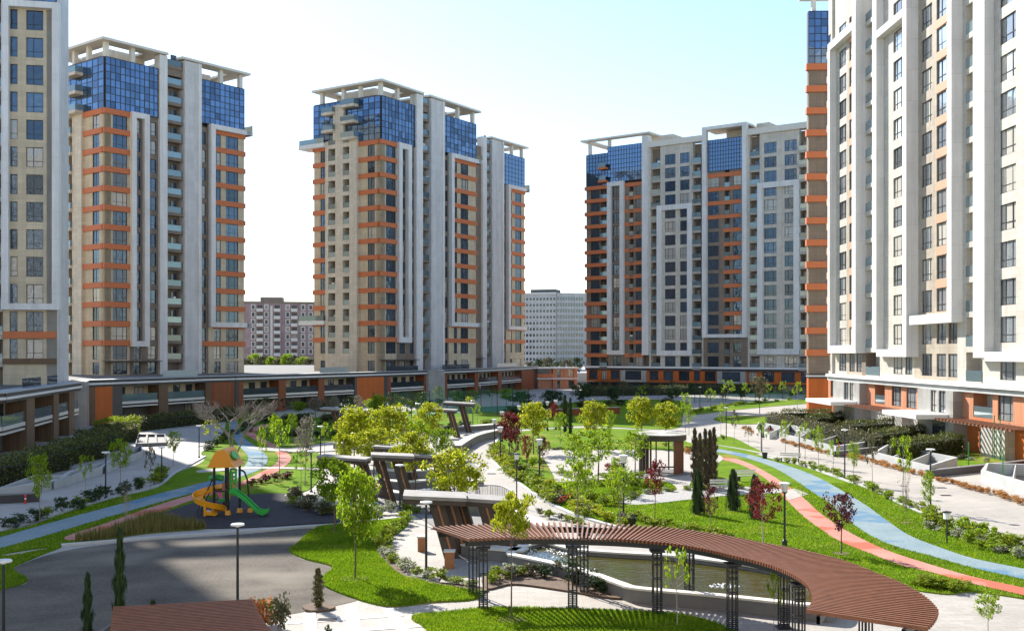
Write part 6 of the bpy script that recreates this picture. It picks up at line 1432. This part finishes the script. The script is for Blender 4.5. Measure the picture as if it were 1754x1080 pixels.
# ------------------------------------------------------------------ playground tower with slides
def playground():
    g = G(392, 882); s = 1.0
    r = thing('playground_tower', 'playground tower with orange roof, green straight slide and yellow spiral slide', 'playground', g)
    X = lambda px: (px - CX) * g.y / FP
    def Z(py): return HC - (py - HY) * g.y / FP
    m = g.y / FP
    posts = [(364, .35, 'l'), (377, 1.3, 'r'), (391.5, -.15, ''), (405, .75, '')]
    for px, dy, _ in posts:
        x, y = X(px), g.y + dy; b = MB(); b.tube((x, y, .05), (x, y, 2.85), .075, None, 10); p = b.build('post', 'black_post', r)
        b = MB(); b.lathe((x, y, 0), [(.19, 0), (.19, .08), (.14, .3), (.09, .32)], 10); b.build('foot_cover', 'yellow', r)
    # pitched roof with flared eaves
    x0, x1 = X(361), X(406); cx = (x0 + x1) / 2; y0, y1 = g.y - .65, g.y + 1.75; e = 2.85
    prof = [(-.98, 0), (-.80, .18), (-.52, .72), (-.30, .98), (.18, 1.05), (.30, .95), (.55, .45), (.80, .12), (.98, 0)]
    b = MB(); n = len(prof); o = 0
    for yy in (y0, y1):
        for px, pz in prof: b.v.append((cx + px * (x1 - x0) * .5 * 1.12, yy, e + pz * .98))
    for k in range(n - 1): b.face([k, k + 1, n + k + 1, n + k])
    b.face(list(range(n))[::-1]); b.face(list(range(n, 2 * n))); b.face([0, n, 2 * n - 1, n - 1]); b.build('roof', 'roof_orange', r)
    # green oval on the right slope
    b = MB(); P = []
    for k in range(16):
        a = 2 * math.pi * k / 16; u = .42 + .30 * math.cos(a); v = .5 + .26 * math.sin(a); px = .30 + (.86 - .30) * u; pz = .98 - (px - .25) * 1.42
        P.append(Vector((cx + px * (x1 - x0) * .5 * 1.12 + .06, y0 + (y1 - y0) * v, e + max(.1, pz) * .98 + .07)))
    o = len(b.v); b.v += [tuple(p) for p in P] + [tuple(p - Vector((.06, 0, .06))) for p in P]; b.face([o + k for k in range(16)][::-1])
    for k in range(16): b.face([o + k, o + (k + 1) % 16, o + 16 + (k + 1) % 16, o + 16 + k])
    b.build('roof_emblem', 'green_plastic', r)
    # deck
    b = MB(); b.box(X(366), X(404), g.y, g.y + 1.2, 1.35, 1.45); b.build('deck', 'black_post', r)
    # green climbing panel with cut-outs
    px0, px1 = X(394), X(406)
    yy = g.y - .05
    pan = thing_part = MB()
    for a, c in ((px0, px0 + .1), (px1 - .1, px1)): pan.box(a, c, yy - .05, yy + .05, 1.2, 2.75)
    for z in (1.2, 1.95, 2.2, 2.45, 2.66): pan.box(px0 + .1, px1 - .1, yy - .045, yy + .045, z, z + .11)
    pan.build('climbing_panel', 'green_plastic', r)
    b = MB(); b.box(X(380), X(390), g.y + 1.2, g.y + 1.28, 1.45, 2.35); b.build('side_panel', 'yellow', r)
    b = MB(); b.box(X(381), X(386), g.y - .1, g.y - .02, 1.45, 1.9); b.build('side_panel', 'timber_orange', r)
    # green straight slide with side lips
    pts = [(X(398), 1.42), (X(404), 1.46), (X(411), 1.3), (X(425), .95), (X(437), .55), (X(446), .27), (X(454), .2), (X(462), .28)]
    ys = g.y - .15; sl = MB()
    def strip(mb, y0_, y1_, dz0, dz1):
        for (xa, za), (xb, zb_) in zip(pts[:-1], pts[1:]): mb.hexa([(xa, y0_, za + dz0), (xb, y0_, zb_ + dz0), (xb, y1_, zb_ + dz0), (xa, y1_, za + dz0), (xa, y0_, za + dz1), (xb, y0_, zb_ + dz1), (xb, y1_, zb_ + dz1), (xa, y1_, za + dz1)])
    strip(sl, ys - .55, ys, -.05, 0); so = sl.build('slide', 'green_plastic', r)
    for a, c in ((ys - .62, ys - .552), (ys + .002, ys + .07)): q = MB(); strip(q, a, c, -.06, .17); q.build('slide_lip', 'green_plastic', so)
    q = MB(); q.box(X(450), X(456), ys - .4, ys - .15, 0, .14); q.build('slide_foot', 'green_plastic', so)
    # yellow spiral slide on the left
    sp = MB(); cxs, cys = X(357), g.y + .1; prev = None; N = 26
    for k in range(N + 1):
        f = k / N; a = R(35 + 330 * f); rad = .62; z = 1.5 - 1.28 * f; c = Vector((cxs + rad * math.cos(a), cys + rad * math.sin(a) * .9, z)); o_ = Vector((math.cos(a), math.sin(a) * .9, 0))
        ring_ = [c - o_ * .28 + Vector((0, 0, .22)), c - o_ * .22, c + o_ * .26, c + o_ * .34 + Vector((0, 0, .34)), c + o_ * .29 + Vector((0, 0, .34)), c + o_ * .2 + Vector((0, 0, .05)), c - o_ * .18 + Vector((0, 0, .05)), c - o_ * .24 + Vector((0, 0, .22))]
        i = len(sp.v); sp.v += [tuple(v) for v in ring_]
        if prev is not None:
            for j in range(8): sp.face([prev + j, prev + (j + 1) % 8, i + (j + 1) % 8, i + j])
        else: sp.face([i + j for j in range(8)][::-1])
        prev = i
    sp.face([prev + j for j in range(8)]); spo = sp.build('spiral_slide', 'yellow', r)
    q = MB(); q.box(X(355), X(358.5), g.y - .75, g.y - .6, 0, .75); q.build('slide_support', 'yellow', spo)
    q = MB(); q.hexa([(X(358), g.y - .75, .12), (X(376), g.y - .9, .1), (X(376), g.y - .4, .1), (X(358), g.y - .25, .12), (X(358), g.y - .75, .38), (X(376), g.y - .9, .2), (X(376), g.y - .4, .2), (X(358), g.y - .25, .38)]); q.build('slide_exit', 'yellow', spo)
    # green tube entrance on the left and the black climbing arch on the right
    q = MB(); q.path([Vector((X(376), g.y + .8, 2.05)), Vector((X(366), g.y + .8, 2.12)), Vector((X(358), g.y + .8, 2.1)), Vector((X(354), g.y + .8, 2.0))], .17, 10); q.build('crawl_tube', 'green_plastic', r)
    q = MB(); q.path([Vector((X(406), g.y + .9, 2.55)), Vector((X(412), g.y + .9, 2.45)), Vector((X(417), g.y + .9, 2.0)), Vector((X(422), g.y + .9, .2))], .055, 8); ar = q.build('climbing_arch', 'black_post', r)
    q = MB(); q.lathe((X(422), g.y + .9, 0), [(.18, 0), (.18, .08), (.13, .28), (.08, .3)], 10); q.build('foot_cover', 'yellow', r)
    q = MB()
    for k in range(5): z = .35 + k * .42; q.tube((X(336 + k * 5), g.y + .5, z), (X(336 + k * 5), g.y + 1.3, z), .03, None, 5)
    for yy in (g.y + .5, g.y + 1.3): q.tube((X(332), yy, 0), (X(362), yy, 2.2), .04, None, 6)
    q.build('climbing_ladder', 'black_post', r)
playground()
def rocker():
    g = G(384, 866); r = thing('spring_rider', 'small pink and green spring rider behind the playground tower', 'toy', g)
    b = MB(); b.lathe(g, [(.12, 0), (.1, .1), (.12, .2), (.1, .3)], 8); b.build('spring', 'steel', r)
    b = MB(); b.box(g.x - .3, g.x + .35, g.y - .1, g.y + .1, .3, .48); b.build('seat', 'green_plastic', r)
    b = MB(); b.hexa([(g.x - .3, g.y - .06, .48), (g.x - .1, g.y - .06, .48), (g.x - .1, g.y + .06, .48), (g.x - .3, g.y + .06, .48), (g.x - .45, g.y - .06, .9), (g.x - .2, g.y - .06, .95), (g.x - .2, g.y + .06, .95), (g.x - .45, g.y + .06, .9)]); b.build('head', 'pink', r)
    b = MB(); b.box(g.x + .2, g.x + .34, g.y - .12, g.y + .12, .482, .75); b.build('backrest', 'yellow', r)
rocker()

# ------------------------------------------------------------------ red bicycle, bin, small things
def torus(b, c, ax, Rr, rr, n=20, k=6):
    ax = Vector(ax).normalized(); u = ax.orthogonal().normalized(); v = ax.cross(u); o = len(b.v)
    for i in range(n):
        a = 2 * math.pi * i / n; d = u * math.cos(a) + v * math.sin(a)
        for j in range(k): w = 2 * math.pi * j / k; b.v.append(tuple(Vector(c) + d * (Rr + rr * math.cos(w)) + ax * rr * math.sin(w)))
    for i in range(n):
        for j in range(k): b.face([o + i * k + j, o + ((i + 1) % n) * k + j, o + ((i + 1) % n) * k + (j + 1) % k, o + i * k + (j + 1) % k])
def bicycle():
    g = G(956, 866); d = Vector((.93, .37, 0)).normalized(); s = Vector((-d.y, d.x, 0)); W = .27
    r = thing('bicycle', 'red bicycle parked at the edge of the wide white path', 'bicycle', g)
    A = g + Vector((0, 0, W)); Bq = g + d * .85 + Vector((0, 0, W))
    for c in (A, Bq):
        b = MB(); torus(b, c, s, W, .03); w = b.build('tyre', 'black_post', r)
        b = MB()
        for k in range(8): a = math.pi * k / 8; e = d * math.cos(a) + Vector((0, 0, math.sin(a))); b.tube(c - e * W, c + e * W, .006, None, 3)
        b.build('spokes', 'steel', w)
    up = lambda t, z: g + d * t + Vector((0, 0, z))
    b = MB()
    for p, q in ((up(0, W), up(.36, .3)), (up(.36, .3), up(.27, .62)), (up(.27, .62), up(0, W)), (up(.29, .56), up(.70, .60)), (up(.36, .3), up(.70, .55)), (up(.68, .72), up(.85, W))): b.tube(p, q, .03, None, 7)
    b.build('bike_frame', 'red_paint', r)
    b = MB(); b.path([up(.66, .80) + s * .24, up(.70, .78), up(.66, .80) - s * .24], .018, 6); b.build('handlebar', 'steel', r)
    b = MB(); c = up(.25, .66); b.hexa([c + d * -.12 + s * -.07, c + d * .12 + s * -.03, c + d * .12 + s * .03, c + d * -.12 + s * .07] + [v + Vector((0, 0, .06)) for v in (c + d * -.12 + s * -.07, c + d * .12 + s * -.03, c + d * .12 + s * .03, c + d * -.12 + s * .07)]); b.build('saddle', 'black_post', r)
    b = MB(); b.box(Bq.x - .1, Bq.x + .12, Bq.y - .1, Bq.y + .1, .58, .74); b.build('basket', 'red_paint', r)
bicycle()
def pot(px, by, label, w, h, m='black_post'):
    g = G(px, by); r = thing('planter_pot', label, 'pot', g)
    b = MB(); b.lathe(g, [(w * .38, 0), (w * .5, h * .9), (w * .54, h * .92), (w * .54, h), (w * .45, h), (w * .43, h * .85)], 14); b.build('body', m, r)
    b = MB(); b.lathe((g.x, g.y, h * .84), [(w * .43, 0), (w * .2, .03)], 10); b.build('soil', 'soil', r)
pot(1082, 902, 'black round pot beside the shrubs behind the pergola', .5, .52)
pot(1310, 786, 'black pot beside the bench at the right path', .5, .6)
def scooter():
    g = G(1003, 884); r = thing('scooter', 'small grey kick scooter lying on the white path', 'scooter', g)
    b = MB(); b.box(g.x - .1, g.x + .4, g.y - .07, g.y + .07, .1, .14); b.build('deck', 'steel', r)
    b = MB(); b.path([Vector((g.x - .08, g.y, .12)), Vector((g.x - .2, g.y, .75))], .025, 6); b.tube((g.x - .2, g.y - .2, .75), (g.x - .2, g.y + .2, .75), .02); b.build('stem', 'steel', r)
    for x in (-.12, .4): b = MB(); torus(b, (g.x + x, g.y, .07), (0, 1, 0), .05, .025, 12, 5); b.build('wheel', 'black_post', r)
scooter()
def bench(px, by, label, ang):
    g = G(px, by); r = thing('park_bench', label, 'bench', g, rotz=R(ang))
    def part(n, m, *a):
        b = MB(); b.box(*a); obj(n, b.mesh(n), m, r)
    for k in range(4): part('slat', 'offwhite', -.9, .9, -.22 + k * .12, -.13 + k * .12, .42, .46)
    for k in range(2): part('backrest', 'offwhite', -.9, .9, .27, .30, .56 + k * .16, .68 + k * .16)
    for x in (-.75, .7): part('leg', 'steel', x, x + .05, -.2, .25, 0, .42)
bench(1353, 792, 'white slatted bench between the blue track and the right path', -25)
bench(1280, 824, 'pale bench behind the red maple on the lawn', 20)
bench(1240, 842, 'pale low bench behind the weeping conifers', 10)
def car(px, by, label):
    g = G(px, by); g = Vector((25.0, 330, 3.4)); g.x = (px - CX) * g.y / FP; r = thing('parked_car', label, 'car', g)
    b = MB(); x, y, z = g; P = [(x - 2.1, y - .85), (x + 2.1, y - .85), (x + 2.1, y + .85), (x - 2.1, y + .85)]
    b.prism(P, z + .35, z + .85, 0, True); b.build('body', 'car_blue', r)
    b = MB(); b.hexa([(x - 1.4, y - .8, z + .852), (x + 1.5, y - .8, z + .852), (x + 1.5, y + .8, z + .852), (x - 1.4, y + .8, z + .852), (x - .8, y - .65, z + 1.42), (x + 1.0, y - .65, z + 1.42), (x + 1.0, y + .65, z + 1.42), (x - .8, y + .65, z + 1.42)]); b.build('cabin', 'dark_glass', r)
    for dx in (-1.35, 1.35):
        for dy in (-.8, .8): b = MB(); b.tube((x + dx, y + dy - .1, z + .33), (x + dx, y + dy + .1, z + .33), .33, None, 14); b.build('wheel', 'black_post', r)
plain('car_blue', (.08, .13, .28), .3, .3)
b = MB(); b.box(16, 60, 322, 344, -.02, 3.4); tag(b.build('raised_street', 'concrete'), kind='structure')
car(984, 650, 'small blue car on the raised street in the gap beside the wide block')
def cafe():
    for k, (px, by, lab) in enumerate(((748, 868, 'pale round table under the near slanted canopy'), (690, 862, 'round table with clutter beside the leaning planks'))):
        g = G(px, by); r = thing('table', lab, 'table', g); b = MB(); b.lathe((g.x, g.y, .7), [(.5, 0), (.5, .04)], 16); b.build('table_top', 'lamp_white', r); b = MB(); b.lathe(g, [(.25, 0), (.05, .05), (.05, .7)], 8); b.build('pedestal', 'steel', r)
cafe()
